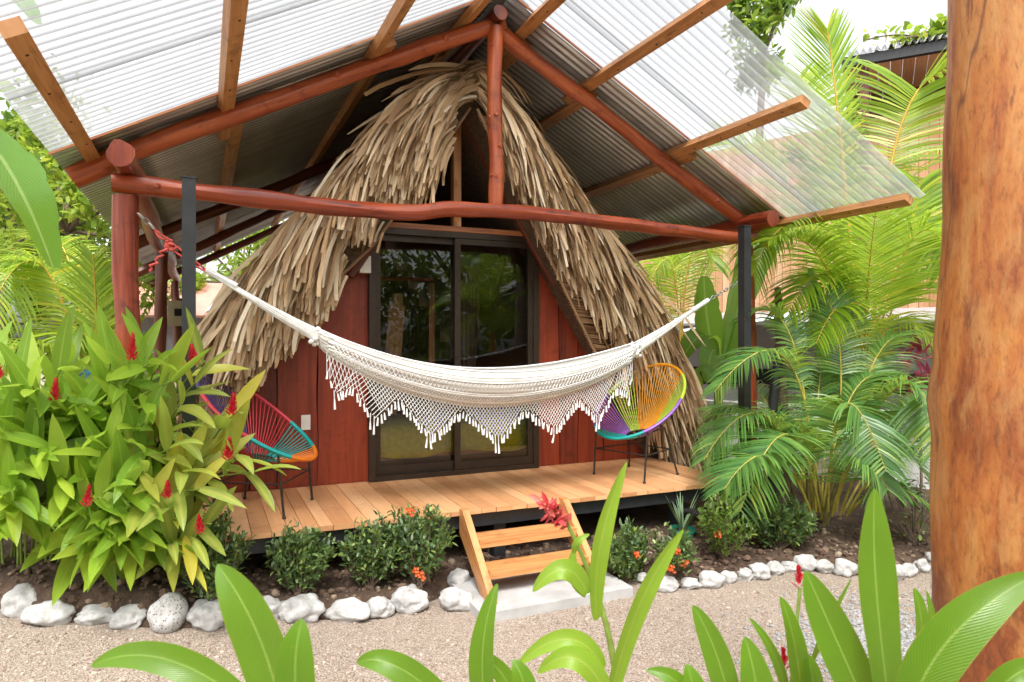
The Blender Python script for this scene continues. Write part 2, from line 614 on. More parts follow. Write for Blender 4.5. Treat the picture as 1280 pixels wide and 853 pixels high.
def m_soil():
    t = NT('garden_soil')
    vec = t.obj()
    a = t.noise(vec, 9, 8, .7)
    b = t.noise(vec, 55, 6, .7)
    c = t.ramp(a, [(.3, (.05, .03, .02)), (.55, (.115, .072, .048)), (.75, (.21, .14, .095))])
    c = t.mix(.5, c, t.ramp(b, [(.35, (.3, .25, .22)), (.65, (1.1, 1.05, 1.0))]), 'MULTIPLY')
    t.col(c)
    t.set(Roughness=.95)
    t.bump(b, .9, .02)
    return t.m


MT['soil'] = m_soil()


def m_clod():
    t = NT('soil_clod')
    t.col(t.ramp(t.island(), [(0, (.06, .035, .024)), (.6, (.14, .088, .06)), (.92, (.22, .15, .10)), (1, (.36, .28, .2))]))
    t.set(Roughness=.95)
    t.bump(t.noise(t.obj(), 90, 3), .5, .006)
    return t.m


MT['clod'] = m_clod()


def m_rock(name, pit=False):
    t = NT(name)
    vec = t.obj()
    nz = t.noise(vec, 9, 8, .7)
    c = t.ramp(nz, [(.28, (.24, .225, .21)), (.5, (.48, .47, .46)), (.75, (.60, .60, .605))])
    fine = t.noise(vec, 60, 6, .7)
    if pit:
        vo = t.n('ShaderNodeTexVoronoi')
        vo.inputs['Scale'].default_value = 62
        t.l(vec, vo.inputs['Vector'])
        pk = t.ramp(vo.outputs['Distance'], [(.12, (.25, .23, .21)), (.38, (1, 1, 1))])
        c = t.mix(.85, c, pk, 'MULTIPLY')
        t.bump(pk, .8, .006)
    else:
        spot = t.ramp(fine, [(.33, (.45, .42, .38)), (.43, (1, 1, 1))])
        c = t.mix(.6, c, spot, 'MULTIPLY')
        t.bump(t.noise(vec, 22, 8, .75), .7, .015)
    t.col(c)
    t.set(Roughness=.8)
    return t.m


MT['rock'] = m_rock('white_painted_rock')
MT['rockpit'] = m_rock('pitted_white_rock', True)


def m_trunk():
    t = NT('stripped_trunk')
    a = t.noise(t.uv(9, 1.6), 1.0, 6, .65, .8)
    b = t.noise(t.uv(3, 1.1), 1.0, 4, .6, .4)
    f = t.noise(t.uv(70, 26), 1.0, 6, .75)
    c = t.ramp(a, [(.28, (.17, .04, .010)), (.43, (.38, .11, .020)), (.56, (.46, .17, .034)), (.76, (.53, .27, .085))])
    c = t.mix(t.ramp(b, [(.48, (0, 0, 0)), (.58, (.85, .85, .85))]), c, (.27, .060, .012))
    c = t.mix(.6, c, t.ramp(f, [(.36, (.42, .3, .22)), (.5, (1, 1, 1)), (.72, (1.1, 1.15, 1.25))]), 'MULTIPLY')
    tn = t.noise(t.uv(13, 5), 1.0, 7, .72, .4)
    c = t.mix(t.ramp(tn, [(.48, (0, 0, 0)), (.60, (.5, .5, .5))]), c, (.50, .26, .085))
    tn2 = t.noise(t.uv(16, 4.5), 1.0, 7, .75, .6)
    c = t.mix(t.ramp(tn2, [(.57, (0, 0, 0)), (.64, (.8, .8, .8))]), c, (.16, .045, .014))
    cr = t.noise(t.uv(3.2, .35), 1.0, 4, .55, .5)
    crk = t.ramp(cr, [(.493, (0, 0, 0)), (.5, (1, 1, 1)), (.507, (0, 0, 0))])
    c = t.mix(t.math('MULTIPLY', crk, .8), c, (.07, .02, .012))
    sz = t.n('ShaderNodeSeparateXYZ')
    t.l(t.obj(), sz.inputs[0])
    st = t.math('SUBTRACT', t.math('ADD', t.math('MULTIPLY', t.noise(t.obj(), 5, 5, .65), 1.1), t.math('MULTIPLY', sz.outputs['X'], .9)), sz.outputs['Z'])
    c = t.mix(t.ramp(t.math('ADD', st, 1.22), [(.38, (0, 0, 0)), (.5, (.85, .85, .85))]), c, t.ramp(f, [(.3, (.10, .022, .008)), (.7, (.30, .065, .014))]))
    t.col(c)
    t.set(Roughness=.55)
    t.b.inputs['Coat Weight'].default_value = .12
    t.bump(t.mix(.5, a, f), .5, .010)
    return t.m


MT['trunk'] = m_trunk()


def m_siding():
    t = NT('wood_siding')
    g = t.noise(t.uv(30, 1.0), 1.0, 4)
    c = t.ramp(t.island(), [(0, (.46, .22, .10)), (.5, (.60, .33, .18)), (1, (.68, .44, .27))])
    c = t.mix(.5, c, t.ramp(g, [(.35, (.6, .5, .42)), (.65, (1, 1, 1))]), 'MULTIPLY')
    t.col(c)
    t.set(Roughness=.55)
    return t.m


MT['siding'] = m_siding()
# ================================================================== GROUND
GZ = -0.06


def gz(x):
    k = max(0, min(1, (1.15 - x) / 1.5))
    return GZ + .13 * k * k * (3 - 2 * k)


def gat(px, py):
    p = at(px, py, z=GZ)
    for k in range(12):
        p = at(px, py, z=(gz(p.x) + p.z) / 2)
    return p


mb = MB()
xs = [-70, -20, -6, -3] + [-2 + .1 * i for i in range(40)] + [3, 8, 20, 70]
mb.add([(x, y, gz(x)) for y in (-30, 90) for x in xs], [(i, i + 1, len(xs) + i + 1, len(xs) + i) for i in range(len(xs) - 1)])
struct(mb.build('gravel_ground', MT['gravel'], None, False))

# rocks of the border: pixel of the base, width and height in pixels
ROCKS = [
    (7, 724, 50, 20), (4, 741, 30, 22), (25, 770, 52, 38), (62, 782, 66, 30), (122, 780, 62, 22), (161, 786, 48, 27), (210, 790, 52, 48),
    (260, 788, 50, 38), (337, 775, 42, 28), (377, 778, 60, 32), (437, 778, 60, 26), (477, 773, 42, 28), (515, 766, 52, 32),
    (574, 764, 48, 28), (578, 739, 32, 28),
    (806, 729, 22, 13), (836, 740, 34, 19), (866, 737, 30, 13), (893, 735, 34, 22), (914, 729, 22, 16), (934, 726, 20, 16), (954, 725, 28, 22),
    (973, 719, 24, 17), (990, 715, 22, 14), (1011, 714, 30, 22), (1036, 717, 25, 16), (1062, 721, 28, 22), (1092, 722, 26, 20),
    (1126, 726, 22, 20), (1140, 721, 26, 17), (1157, 716, 20, 17), (1166, 703, 16, 14)]
RP = [gat(px, py) for px, py, w, h in ROCKS]
BORDER = sorted([(p.x, p.y) for p in RP[2:13]]) + [(1.55, 4.33), (2.55, 4.33)] + sorted([(p.x, p.y) for p in RP[15:]])
BORDER = [(-3.2, BORDER[0][1] + .75), (-1.6, BORDER[0][1] + .35)] + BORDER + [(6.3, 2.4), (9, 1.2)]


def border_y(x):
    for (x0, y0), (x1, y1) in zip(BORDER, BORDER[1:]):
        if x0 <= x <= x1 and x1 > x0:
            return y0 + (y1 - y0) * (x - x0) / (x1 - x0)
    return BORDER[0][1] if x < BORDER[0][0] else BORDER[-1][1]


def soil_z(x, y):
    d = y - border_y(x)
    k = max(0, min(1, (d + .02) / .16))
    k = k * k * (3 - 2 * k)
    n = noise.noise(V((x * 2.3, y * 2.3, 0))) * .035 + noise.noise(V((x * 9, y * 9, 3))) * .018 + noise.noise(V((x * 26, y * 26, 5))) * .010
    lft = max(0, min(1, (-x + .1) / .5)) * .07
    return gz(x) - .05 + k * (.15 + lft + .05 * min(1, max(0, d))) + n * k


mb = MB()
x0, x1, y0, y1 = -3.2, 8.0, 1.2, 9.0
nx, ny = 330, 230
vs = []
for j in range(ny + 1):
    for i in range(nx + 1):
        x, y = x0 + (x1 - x0) * i / nx, y0 + (y1 - y0) * j / ny
        vs.append((x, y, soil_z(x, y)))
fs = []
for j in range(ny):
    for i in range(nx):
        a = j * (nx + 1) + i
        q = (a, a + 1, a + nx + 2, a + nx + 1)
        if max(vs[k][2] - gz(vs[k][0]) for k in q) > -.03:
            fs.append(q)
mb.add(vs, fs)
struct(mb.build('soil_bed', MT['soil']))

# loose clods on the bed, loose pebbles on the gravel
mb = MB()
for i in range(2600):
    x = U(-1.8, 6.2)
    y = border_y(x) + .04 + abs(rnd.gauss(0, .45))
    if -.1 < x < 4.1 and y > 4.75:
        continue
    r = rnd.choice((.008, .012, .012, .018, .028))
    mb.ico((x, y, soil_z(x, y) + r * .3), (r * U(.8, 1.4), r * U(.8, 1.3), r * U(.6, 1)), 1, lambda q: U(.75, 1.2))
struct(mb.build('soil_clods', MT['clod'], None, False), 'stuff')
mb = MB()
for i in range(5500):
    p = gat(U(-40, 1240), 740 + 160 * rnd.random() ** 1.3)
    if p.y > border_y(p.x) - .03 or (1.45 < p.x < 2.62 and p.y > 3.76):
        continue
    r = rnd.choice((.0025, .003, .004, .005, .005, .007, .010))
    mb.ico((p.x, p.y, p.z + r * .35), (r * U(.9, 1.6), r * U(.9, 1.4), r * U(.6, 1)), 1, lambda q: U(.8, 1.15))
struct(mb.build('loose_pebbles', MT['pebble'], None, False), 'stuff')
mb = MB()
for i in range(2200):
    p = at(rnd.gauss(1075, 48), rnd.gauss(800, 24), z=GZ)
    r = U(.006, .014)
    mb.ico((p.x, p.y, GZ + r * .3), (r * U(.9, 1.6), r * U(.9, 1.4), r * U(.6, 1)), 1, lambda q: U(.8, 1.15))
struct(mb.build('grey_pebbles', MT['greypebble'], None, False), 'stuff')

ORD = ['first', 'second', 'third', 'fourth', 'fifth', 'sixth', 'seventh', 'eighth', 'ninth', 'tenth', 'eleventh', 'twelfth', 'thirteenth', 'fourteenth', 'fifteenth', 'sixteenth', 'seventeenth']
RL = {
    0: 'grey-white rock behind the others at the far left end of the border',
    1: 'small white rock under the grey one at the left border end',
    2: 'large white rock cut by the left edge of the photo',
    3: 'long low white rock second in the front row from the left edge',
    4: 'flat white rock between the long low one and a rounder one, left border',
    5: 'rounded white rock just left of the tall pitted rock',
    6: 'tall pitted grey-speckled rock, the only porous round one in the border',
    7: 'large white rock just right of the tall pitted rock',
    8: 'white rock peeking out from behind the tall foreground leaf on the left',
    9: 'wide white rock just right of the left foreground leaves, below the round shrub',
    10: 'wide low white rock under the gap between the left two shrubs',
    11: 'small white rock between two wider ones left of the concrete slab',
    12: 'angular white rock third from the concrete slab, below the paired shrubs',
    13: 'white rock touching the left front corner of the concrete slab',
    14: 'upright white rock leaning beside the left stair stringer, behind another rock',
    15: 'tiny white rock nearest the right side of the concrete slab'}
for i in range(16, len(ROCKS)):
    RL[i] = '%s white rock right of the concrete slab, counting along the border' % ORD[i - 15]
for i, (px, py, w, h) in enumerate(ROCKS):
    p = RP[i]
    t = (p - V((0, 0, EYE))).dot(FWD)
    rw, rh = w * t / FPX / 2 * (.90 if i < 15 else .95), h * t / FPX / 2 * 1.02
    seed = i * 3.7
    amp = .10 if i == 6 else .27

    def shape(q, seed=seed, amp=amp):
        k = 1 + amp * 1.3 * noise.noise(q * 1.3 + V((seed, 0, 0))) + amp * .5 * noise.noise(q * 3.1 + V((0, seed, 0))) + .035 * noise.noise(q * 9 + V((0, 0, seed)))
        return k
    mb = MB()
    depth = max(rw * U(.65, .9), rh)
    mb.ico((p.x, p.y + depth * .6, p.z + rh * .70), (rw, depth, rh), 4, shape)
    a = U(-.3, .3)
    c = V((p.x, p.y + depth * .6, 0))
    mb.v = [((V(v) - c).x * math.cos(YAW) + (V(v) - c).y * math.sin(YAW) + c.x, -(V(v) - c).x * math.sin(YAW) + (V(v) - c).y * math.cos(YAW) + c.y, v[2]) for v in mb.v]
    root_loc = (c.x, c.y, p.z)
    o = mb.build('border_rock', MT['rockpit'] if i == 6 else MT['rock'])
    me = o.data
    me.transform(Matrix.Translation(-V(root_loc)))
    o.location = root_loc
    tag(o, RL[i], 'rock', 'white rocks edging the garden bed')

# ================================================================== SLAB AND STEPS
mb = MB()
mb.box(1.52, 2.60, 3.80, 4.42, -.13, 0.0)
o = mb.build('concrete_slab', MT['concrete'], None, False)
bv = o.modifiers.new('edge', 'BEVEL')
bv.width, bv.segments = .008, 2
tag(o, 'grey concrete slab lying in the gravel under the wooden steps', 'slab')

st = thing('wooden_steps', 'short orange wooden steps with two treads leading up to the deck', 'steps', (2.05, 4.0, 0))
for x in (1.645, 2.43):
    mb = MB()
    a, b = V((x, 3.96, .0)), V((x, 4.475, .452))
    # parallelogram plank: plumb at the deck and flat on the slab
    th = .024
    pts = [(3.905, .002), (4.075, .002), (4.482, .30), (4.482, .468), (4.42, .468)]
    vs = [(x - th, y, z) for y, z in pts] + [(x + th, y, z) for y, z in pts]
    n = len(pts)
    uv = [(y * .5 - z * .8, y * .85 + z * .5) for y, z in pts]
    mb.add(vs[:n], [tuple(range(n))], uv)
    mb.add(vs[n:], [tuple(reversed(range(n)))], uv)
    for k in range(n):
        k2 = (k + 1) % n
        l = (V(vs[k]) - V(vs[k2])).length
        mb.add([vs[k], vs[k2], vs[n + k2], vs[n + k]], [(3, 2, 1, 0)], [(k * 2.0, 0), (k * 2.0, l), (k * 2.0 + .05, l), (k * 2.0 + .05, 0)])
    mb.build('stringer', MT['step'], st, False)
for yf, z in ((4.215, .31), (4.045, .158)):
    mb = MB()
    mb.box(1.671, 2.404, yf, yf + .19, z - .052, z)
    o = mb.build('tread', MT['step'], st, False)
    bv = o.modifiers.new('edge', 'BEVEL')
    bv.width, bv.segments = .005, 2

# ================================================================== DECK
DZ = .45
dk = thing('porch_deck', 'orange plank porch deck on a black steel frame in front of the hut', 'deck', (2.03, 5.0, GZ))
mb = MB()
x = -.05
while x < 4.10:
    w = U(.085, .135)
    w = min(w, 4.12 - x)
    mb.box(x + .002, x + w - .002, 4.478 + U(-.004, .004), 5.82, DZ - .032, DZ + U(-.0015, .0015), 'y')
    x += w
o = mb.build('deck_boards', MT['deck'], dk, False)
bv = o.modifiers.new('edge', 'BEVEL')
bv.width, bv.segments = .003, 1
mb = MB()
mb.box(-.03, 4.10, 4.525, 4.575, .315, .416)
mb.box(-.03, .02, 4.577, 5.8, .315, .416, 'y')
mb.box(4.05, 4.10, 4.577, 5.8, .315, .416, 'y')
mb.build('steel_frame', MT['blackmetal'], dk, False)
for x in (.15, 1.98, 3.6):
    mb = MB()
    mb.box(x - .045, x + .045, 4.60, 4.69, -.1, .314, 'z')
    mb.build('stilt', MT['blackmetal'], dk, False)
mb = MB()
mb.box(-.02, 4.08, 5.28, 5.30, -.1, .416)  # added black panel, stops light leaking through and keeps the under-deck dark
mb.build('shade_panel', MT['darkvoid'], dk, False)

for x, lab in ((-.08, 'black square steel post at the left front corner of the deck'), (4.155, 'black square steel post at the right front corner of the deck')):
    mb = MB()
    mb.box(x - .037, x + .037, 4.40, 4.474, -.1, 2.59, 'z')
    mb.box(x - .043, x + .043, 4.394, 4.480, 2.591, 2.60, 'z')
    o = mb.build('steel_post', MT['blackmetal'], None, False)
    me = o.data
    me.transform(Matrix.Translation((-x, -4.437, .1)))
    o.location = (x, 4.437, -.1)
    tag(o, lab, 'post', 'black steel posts of the deck')

# ================================================================== OPEN SHELTER OVER THE HUT
XC = 2.03
sh = thing('roof_shelter', 'open red log shelter with zinc and clear corrugated roof over the hut', 'shelter', (XC, 8, GZ))


def log(p0, p1, r0, r1=None, n=14, sag=0.0, wig=.03, seg=18, seed=0.0, name='log', m='log', nubs=0, pts=None):
    r1 = r1 or r0
    mb = MB()
    if pts is None:
        p0, p1 = V(p0), V(p1)
        pts = []
        for i in range(seg + 1):
            t = i / seg
            w = V((noise.noise(V((t * 2.5, seed, 1))), noise.noise(V((t * 2.5, seed, 5))), noise.noise(V((t * 2.5, seed, 9))))) * wig
            pts.append(p0.lerp(p1, t) + w + V((0, 0, -sag * 4 * t * (1 - t))))
    else:
        pts = [V(p) for p in pts]
        q = []
        for i in range(len(pts) - 1):
            pa, pb, pc, pd = pts[max(i - 1, 0)], pts[i], pts[i + 1], pts[min(i + 2, len(pts) - 1)]
            for k in range(5):
                t = k / 5
                q.append(.5 * ((2 * pb) + (pc - pa) * t + (2 * pa - 5 * pb + 4 * pc - pd) * t * t + (3 * pb - pa - 3 * pc + pd) * t ** 3))
        q.append(pts[-1])
        pts = q
    m_ = len(pts)
    mb.tube(pts, [r0 + (r1 - r0) * i / (m_ - 1) for i in range(m_)], n, True, .28, seed)
    for k in range(nubs):
        i = rnd.randrange(2, m_ - 2)
        an = U(2.4, 5.2)
        d = V((math.cos(an), -abs(math.sin(an)), U(-.2, .2)))
        mb.tube([pts[i], pts[i] + d * (r0 * 1.0), pts[i] + d * (r0 * 1.22)], [r0 * .5, r0 * .34, r0 * .2], 7)
    return mb.build(name, MT[m], sh)


def raft_z(x):
    return 4.07 - .535 * abs(x - XC)


def roof_z(x):
    return raft_z(x) + .155


# posts
log((-.42, 4.74, -.3), (-.43, 4.74, 2.53), .082, .068, name='post', seed=1, n=16)
log((4.50, 4.74, -.3), (4.47, 4.74, 2.53), .070, .062, name='post', seed=2, n=16)
for xx, yy, s in ((-.42, 8.2, 3), (-.42, 12.6, 4), (4.48, 8.2, 5), (4.48, 12.6, 6)):
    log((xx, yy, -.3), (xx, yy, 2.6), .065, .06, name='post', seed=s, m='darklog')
# front beam, crooked
log(0, 0, .056, .052, pts=[(-.50, 4.70, 2.585), (-.15, 4.70, 2.575), (.4, 4.71, 2.555), (.95, 4.71, 2.54), (1.35, 4.70, 2.545), (1.65, 4.70, 2.595), (2.0, 4.71, 2.61), (2.5, 4.71, 2.605), (3.1, 4.7, 2.585), (3.7, 4.7, 2.565), (4.2, 4.7, 2.545), (4.52, 4.7, 2.545)], name='beam', seed=8, nubs=3)
# plate logs with their cut ends towards us
log(0, 0, .075, .06, pts=[(-.43, 4.44, 2.705), (-.42, 5.2, 2.69), (-.40, 6.4, 2.62), (-.43, 7.6, 2.62), (-.36, 9, 2.60), (-.42, 10.6, 2.63), (-.42, 13.2, 2.66)], name='plate_log', seed=9, n=16)
log(0, 0, .07, .06, pts=[(4.46, 4.42, 2.68), (4.47, 6, 2.69), (4.5, 8, 2.66), (4.47, 13.2, 2.66)], name='plate_log', seed=10, n=16)
# rafters
log((-.73, 4.86, raft_z(-.73) + .03), (2.09, 4.86, 4.09), .068, .06, name='rafter', m='rafter', seed=11, sag=-.03, n=16, nubs=2)
log((4.86, 4.86, raft_z(4.86)), (1.97, 4.87, 4.10), .060, .060, name='rafter', m='rafter', seed=12, sag=.02, n=16, nubs=3)
for yy, s in ((8.2, 13), (10.6, 15), (13.0, 17)):
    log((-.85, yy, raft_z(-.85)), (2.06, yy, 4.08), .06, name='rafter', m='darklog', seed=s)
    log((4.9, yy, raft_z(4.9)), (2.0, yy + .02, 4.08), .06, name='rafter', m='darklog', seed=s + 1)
log((XC, 4.80, 2.64), (XC, 4.80, 4.04), .052, .057, name='king_post', m='rafter', seed=20, nubs=6, n=16)
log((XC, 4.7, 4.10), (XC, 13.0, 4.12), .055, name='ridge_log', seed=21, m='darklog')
# purlins of sawn timber
sl = math.atan(.535)
for x, yf in ((-.62, 2.93), (.13, 2.6), (1.10, 2.6), (1.80, 2.6), (2.27, 2.6), (2.87, 2.6), (3.73, 3.41), (4.80, 3.42)):
    s = -1 if x < XC else 1
    mb = MB()
    c = V((x, 0, raft_z(x) + .105))
    wdir = V((math.cos(sl), 0, -s * math.sin(sl)))
    hdir = V((s * math.sin(sl), 0, math.cos(sl)))
    ysp = 5.05 + U(-.15, .5)
    for a, b, dz in ((yf, ysp, 0), (ysp - .3, 13.3, -.0)):
        off = wdir * (.0 if a == yf else .088)
        mb.obox(V((c.x, (a + b) / 2, c.z)) + off, wdir * .042, hdir * .03, V((0, (b - a) / 2, 0)))
    o = mb.build('purlin', MT['purlin'], sh, False)
    bv = o.modifiers.new('edge', 'BEVEL')
    bv.width, bv.segments = .004, 1
    for k in range(4):
        y = max(yf, 2.75) + .18 + k * (4.7 - max(yf, 2.75)) / 4
        nl = MB()
        q = c + V((0, y, 0)) - hdir * .03 + wdir * U(-.015, .015)
        nl.tube([q + hdir * .004, q - hdir * .003], .0065, 8)
        nl.build('nail', MT['iron'], o)


def corrug(mb, xa, xb, ya, yb, lift=0.0, per=.076, amp=.0115, jag=0.0):
    """corrugated sheet from xa (ridge side) to xb (eave side), waves counted along Y"""
    cols = int((yb - ya) / per * 8)
    s = -1 if xb < xa else 1
    up = V((s * math.sin(sl), 0, math.cos(sl)))
    rows = 3
    vs = []
    for j in range(rows + 1):
        x = xa + (xb - xa) * j / rows
        for i in range(cols + 1):
            y = ya + (yb - ya) * i / cols
            p = V((x, y, roof_z(x) + lift)) + up * (amp * math.sin(y / per * 2 * math.pi))
            vs.append(p)
    fs = [(j * (cols + 1) + i, j * (cols + 1) + i + 1, (j + 1) * (cols + 1) + i + 1, (j + 1) * (cols + 1) + i) for j in range(rows) for i in range(cols)]
    mb.add(vs, fs, [(p.y / per, p.x) for p in vs])


for s in (-1, 1):
    ev = -.80 if s < 0 else 4.89
    mb = MB()
    corrug(mb, XC + s * .05, ev, 4.62, 13.4)
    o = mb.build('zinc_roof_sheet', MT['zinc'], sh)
    so = o.modifiers.new('gauge', 'SOLIDIFY')
    so.thickness = .0015
    yf = 2.80 if s < 0 else 3.36
    xm = XC + s * 1.0
    for a, b, l, y0, y1 in ((XC + s * .06, ev, .016, yf, yf + .95), (XC + s * .06, ev + s * .01, .022, yf + .87, 4.80)):
        mb = MB()
        corrug(mb, a, b, y0, y1, l)
        mb.build('clear_roof_sheet', MT['poly'], sh)
    # thin fascia where the zinc begins
    mb = MB()
    a, b = V((XC + s * .03, 4.60, roof_z(XC) - .022)), V((ev, 4.60, roof_z(ev) - .012))
    mb.bar(a, b, .012, .014)
    mb.build('fascia', MT['trim'], sh, False)
mb = MB()
for s in (-1, 1):
    mb.add([(XC, 4.62, roof_z(XC) + .05), (XC + s * .2, 4.62, roof_z(XC + s * .2) + .035), (XC + s * .2, 13.4, roof_z(XC + s * .2) + .035), (XC, 13.4, roof_z(XC) + .05)], [(0, 1, 2, 3)])
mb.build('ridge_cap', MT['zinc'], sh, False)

# ================================================================== HUT
hut = thing('thatched_hut', 'steep thatched hut with red plank front and dark glass sliding door', 'hut', (XC, 7.5, GZ))
PROFS = {-1: [(0, 3.84), (.20, 3.79), (.50, 3.58), (.95, 3.10), (1.38, 2.59), (1.80, 2.06), (2.12, 1.54), (2.38, 1.0), (2.62, .30)],
         1: [(0, 3.84), (.17, 3.74), (.42, 3.47), (.86, 3.05), (1.34, 2.58), (1.83, 2.08), (2.19, 1.56), (2.43, 1.0), (2.64, .30)]}


def set_side(s):
    global PROF, PL, PTOT, SIDE
    SIDE = s
    PROF = PROFS[s]
    PL = [0]
    for a, b in zip(PROF, PROF[1:]):
        PL.append(PL[-1] + math.dist(a, b))
    PTOT = PL[-1]


set_side(1)


def prof(s):
    """arclength -> (dx, z, tangent dx, tangent z)"""
    s = max(0, min(PTOT - 1e-4, s))
    for k in range(len(PL) - 1):
        if s <= PL[k + 1]:
            f = (s - PL[k]) / (PL[k + 1] - PL[k])
            a, b = PROF[k], PROF[k + 1]
            l = PL[k + 1] - PL[k]
            return a[0] + (b[0] - a[0]) * f, a[1] + (b[1] - a[1]) * f, (b[0] - a[0]) / l, (b[1] - a[1]) / l


INN = {-1: [(0, 3.60), (.70, 2.50), (1.32, 1.86), (1.90, 1.30), (2.22, .60), (2.34, .25)], 1: [(0, 3.60), (2.06, .355), (2.13, .25)]}


def inner_z(dx, s=None):
    P = INN[s or SIDE]
    for (a, za), (b, zb) in zip(P, P[1:]):
        if dx <= b:
            return za + (zb - za) * (dx - a) / (b - a)
    return P[-1][1]


def inner_dx(z, s=None):
    P = INN[s or SIDE]
    if z >= P[0][1]:
        return 0
    for (a, za), (b, zb) in zip(P, P[1:]):
        if z >= zb:
            return a + (b - a) * (za - z) / (za - zb)
    return P[-1][0]


def yfront(z):
    return 5.16 + .42 * max(0, min(1, (3.86 - z) / 3.3))


YB = 10.4
# packed thatch body
for s in (-1, 1):
    set_side(s)
    mb = MB()
    N = 24
    rows = []
    for i in range(N + 1):
        dx, z, tx, tz = prof(PTOT * i / N)
        nx_, nz_ = -tz, tx
        ox, oz = dx - nx_ * .07, z - nz_ * .07
        iz = 3.60 - 3.3 * i / N
        ix = inner_dx(iz)
        y = yfront(z) + .16
        rows.append([(XC + s * ox, y, oz), (XC + s * ox, YB, oz), (XC + s * ix, YB, iz), (XC + s * ix, y, iz)])
    vs = [p for r in rows for p in r]
    fs = []
    for i in range(N):
        for k in range(4):
            fs.append((4 * i + k, 4 * i + (k + 1) % 4, 4 * i + 4 + (k + 1) % 4, 4 * i + 4 + k))
    fs += [(0, 1, 2, 3), (4 * N + 3, 4 * N + 2, 4 * N + 1, 4 * N)]
    mb.add(vs, fs)
    core = mb.build('thatch_bed', MT['thatchcore'], hut, False)

    # straw strips
    mb = MB()

    def strip(p, d, L, w, nrm, droop, curl, n=4):
        pts, ws, sd = [], [], []
        q = V(p)
        d = V(d).normalized()
        tw = U(-.5, .5)
        blunt = rnd.choice((.12, .3, .6, .8))
        for i in range(n + 1):
            pts.append(q.copy())
            ws.append(w * ((.9 if i == 0 else 1.0) if i < n - 1 else (.9 if i < n else blunt)))
            sv = d.cross(nrm)
            sv = sv.normalized() if sv.length > 1e-3 else V((0, 1, 0))
            nn = sv.cross(d)
            tw += U(-.28, .28)
            a = tw
            sd.append(sv * math.cos(a) + nn * math.sin(a))
            d = (d + V((0, 0, -1)) * (droop / n) + nrm * (curl / n) + rv(.10)).normalized()
            q = q + d * (L / n)
        mb.ribbon(pts, ws, sd)

    # outer slope: long strips laid in rows, drooping over the row below
    cnt = 4300 if s < 0 else 1900
    for i in range(cnt):
        f = rnd.random()
        sa = PTOT * (1 - f) * .97
        if rnd.random() < .6:
            sa = round(sa / .42) * .42 + U(-.07, .07)
        sa = max(.02, min(PTOT * .97, sa))
        dx, z, tx, tz = prof(sa)
        y0_ = yfront(z)
        y = y0_ + (YB - y0_) * (rnd.random() ** 1.7 if s < 0 else rnd.random() ** 2.2)
        nrm = V((-tz * s, 0, tx))
        tan = V((tx * s, 0, tz))
        p = V((XC + s * dx, y, z)) + nrm * (U(-.07, .01))
        d = tan * .9 + V((0, rnd.gauss(-.05, .2), -.1)) + nrm * U(.0, .22)
        strip(p, d, U(.45, .95), U(.018, .042), nrm, U(.5, 1.2), U(-.1, .1), 5)
    # front rim: tiers of long fronds that shoot outwards and then hang
    for (sa0, sa1, n_, L0, L1, out, kk) in ((.0, .55, 330, .55, .95, .35 if s < 0 else .12, .9), (.45, 1.1, 420, .5, .9, .22, .8), (1.0, 1.8, 430, .5, .95, .2, .75),
                                            (1.7, 2.5, 430, .5, .95, .2, .8), (2.4, 3.2, 400, .5, .95, .2, .85), (3.1, 3.9, 360, .45, .85, .2, .9)):
        for i in range(n_):
            sa = sa0 + (sa1 - sa0) * rnd.random()
            dx, z, tx, tz = prof(sa)
            nrm = V((-tz * s, 0, tx))
            tan = V((tx * s, 0, tz))
            th = max(.06, min(.60, 1.02 * (dx - inner_dx(z)))) if sa > .35 else .23
            lim = .74 if s > 0 else .97
            ins = rnd.random() ** 1.15 * th * lim
            y = yfront(z) + U(-.04, .10) + ins * .12
            p = V((XC + s * dx, y, z)) - nrm * ins
            d = tan * kk + V((0, U(-.30, .02), -.15)) + nrm * rnd.gauss(out * (1 - ins / .6), .10)
            L = U(L0, L1)
            dxp = abs(p.x - XC)
            room = (p.z - inner_z(dxp)) * .9 + (.42 if p.z > 2.9 else .24) + U(-.06, .08)
            if s < 0 and dxp < 1.0:
                room = min(room, (p.z - (2.70 if dxp < .72 else 2.38)) * .95 + U(-.06, .08))
            L = min(L, room)
            if L < .14:
                continue
            front = (V((0, -1, 0)) + nrm * U(.0, .9)).normalized()
            strip(p, d, L, U(.016, .040), front, U(.7, 1.9), U(-.02, .06), 6)
    # loose hanging strands at the lower right / left ends
    for i in range(150):
        sa = PTOT * U(.5, .97)
        dx, z, tx, tz = prof(sa)
        nrm = V((-tz * s, 0, tx))
        p = V((XC + s * (dx - U(.0, .35)), yfront(z) + U(-.08, .05), z + .05))
        strip(p, V((s * U(.2, .8), U(-.3, .1), -1)), U(.3, .7), U(.014, .03), V((0, -1, 0)), U(.2, .8), 0)
    mb.build('thatch_slope', MT['straw'], hut)

    # folded frond edging under the front rim: rachis and short leaflets
    mb = MB()
    zz = 3.50
    while zz > .8 and (s > 0 or zz < 4):
        if s < 0 and zz > 1.9:
            zz = 1.9
        dx = inner_dx(zz)
        yy = yfront(zz) + .07
        p = V((XC + s * (dx - .02), yy, zz))
        d = V((s * .95, U(-.10, .0), -.12 + U(-.06, .06))).normalized()
        q = p + d * .17
        mb.ribbon([p, p.lerp(q, .5) + V((0, -.010, 0)), q], [.014, .018, .017], [V((s * .2, U(-.6, -.1), 1)).normalized()] * 3)
        L = U(.22, .36) if zz < 3.1 else U(.08, .16)
        d = V((s * .90, U(-.16, .0), .38 + U(-.1, .1))).normalized()
        q2 = q + d * L
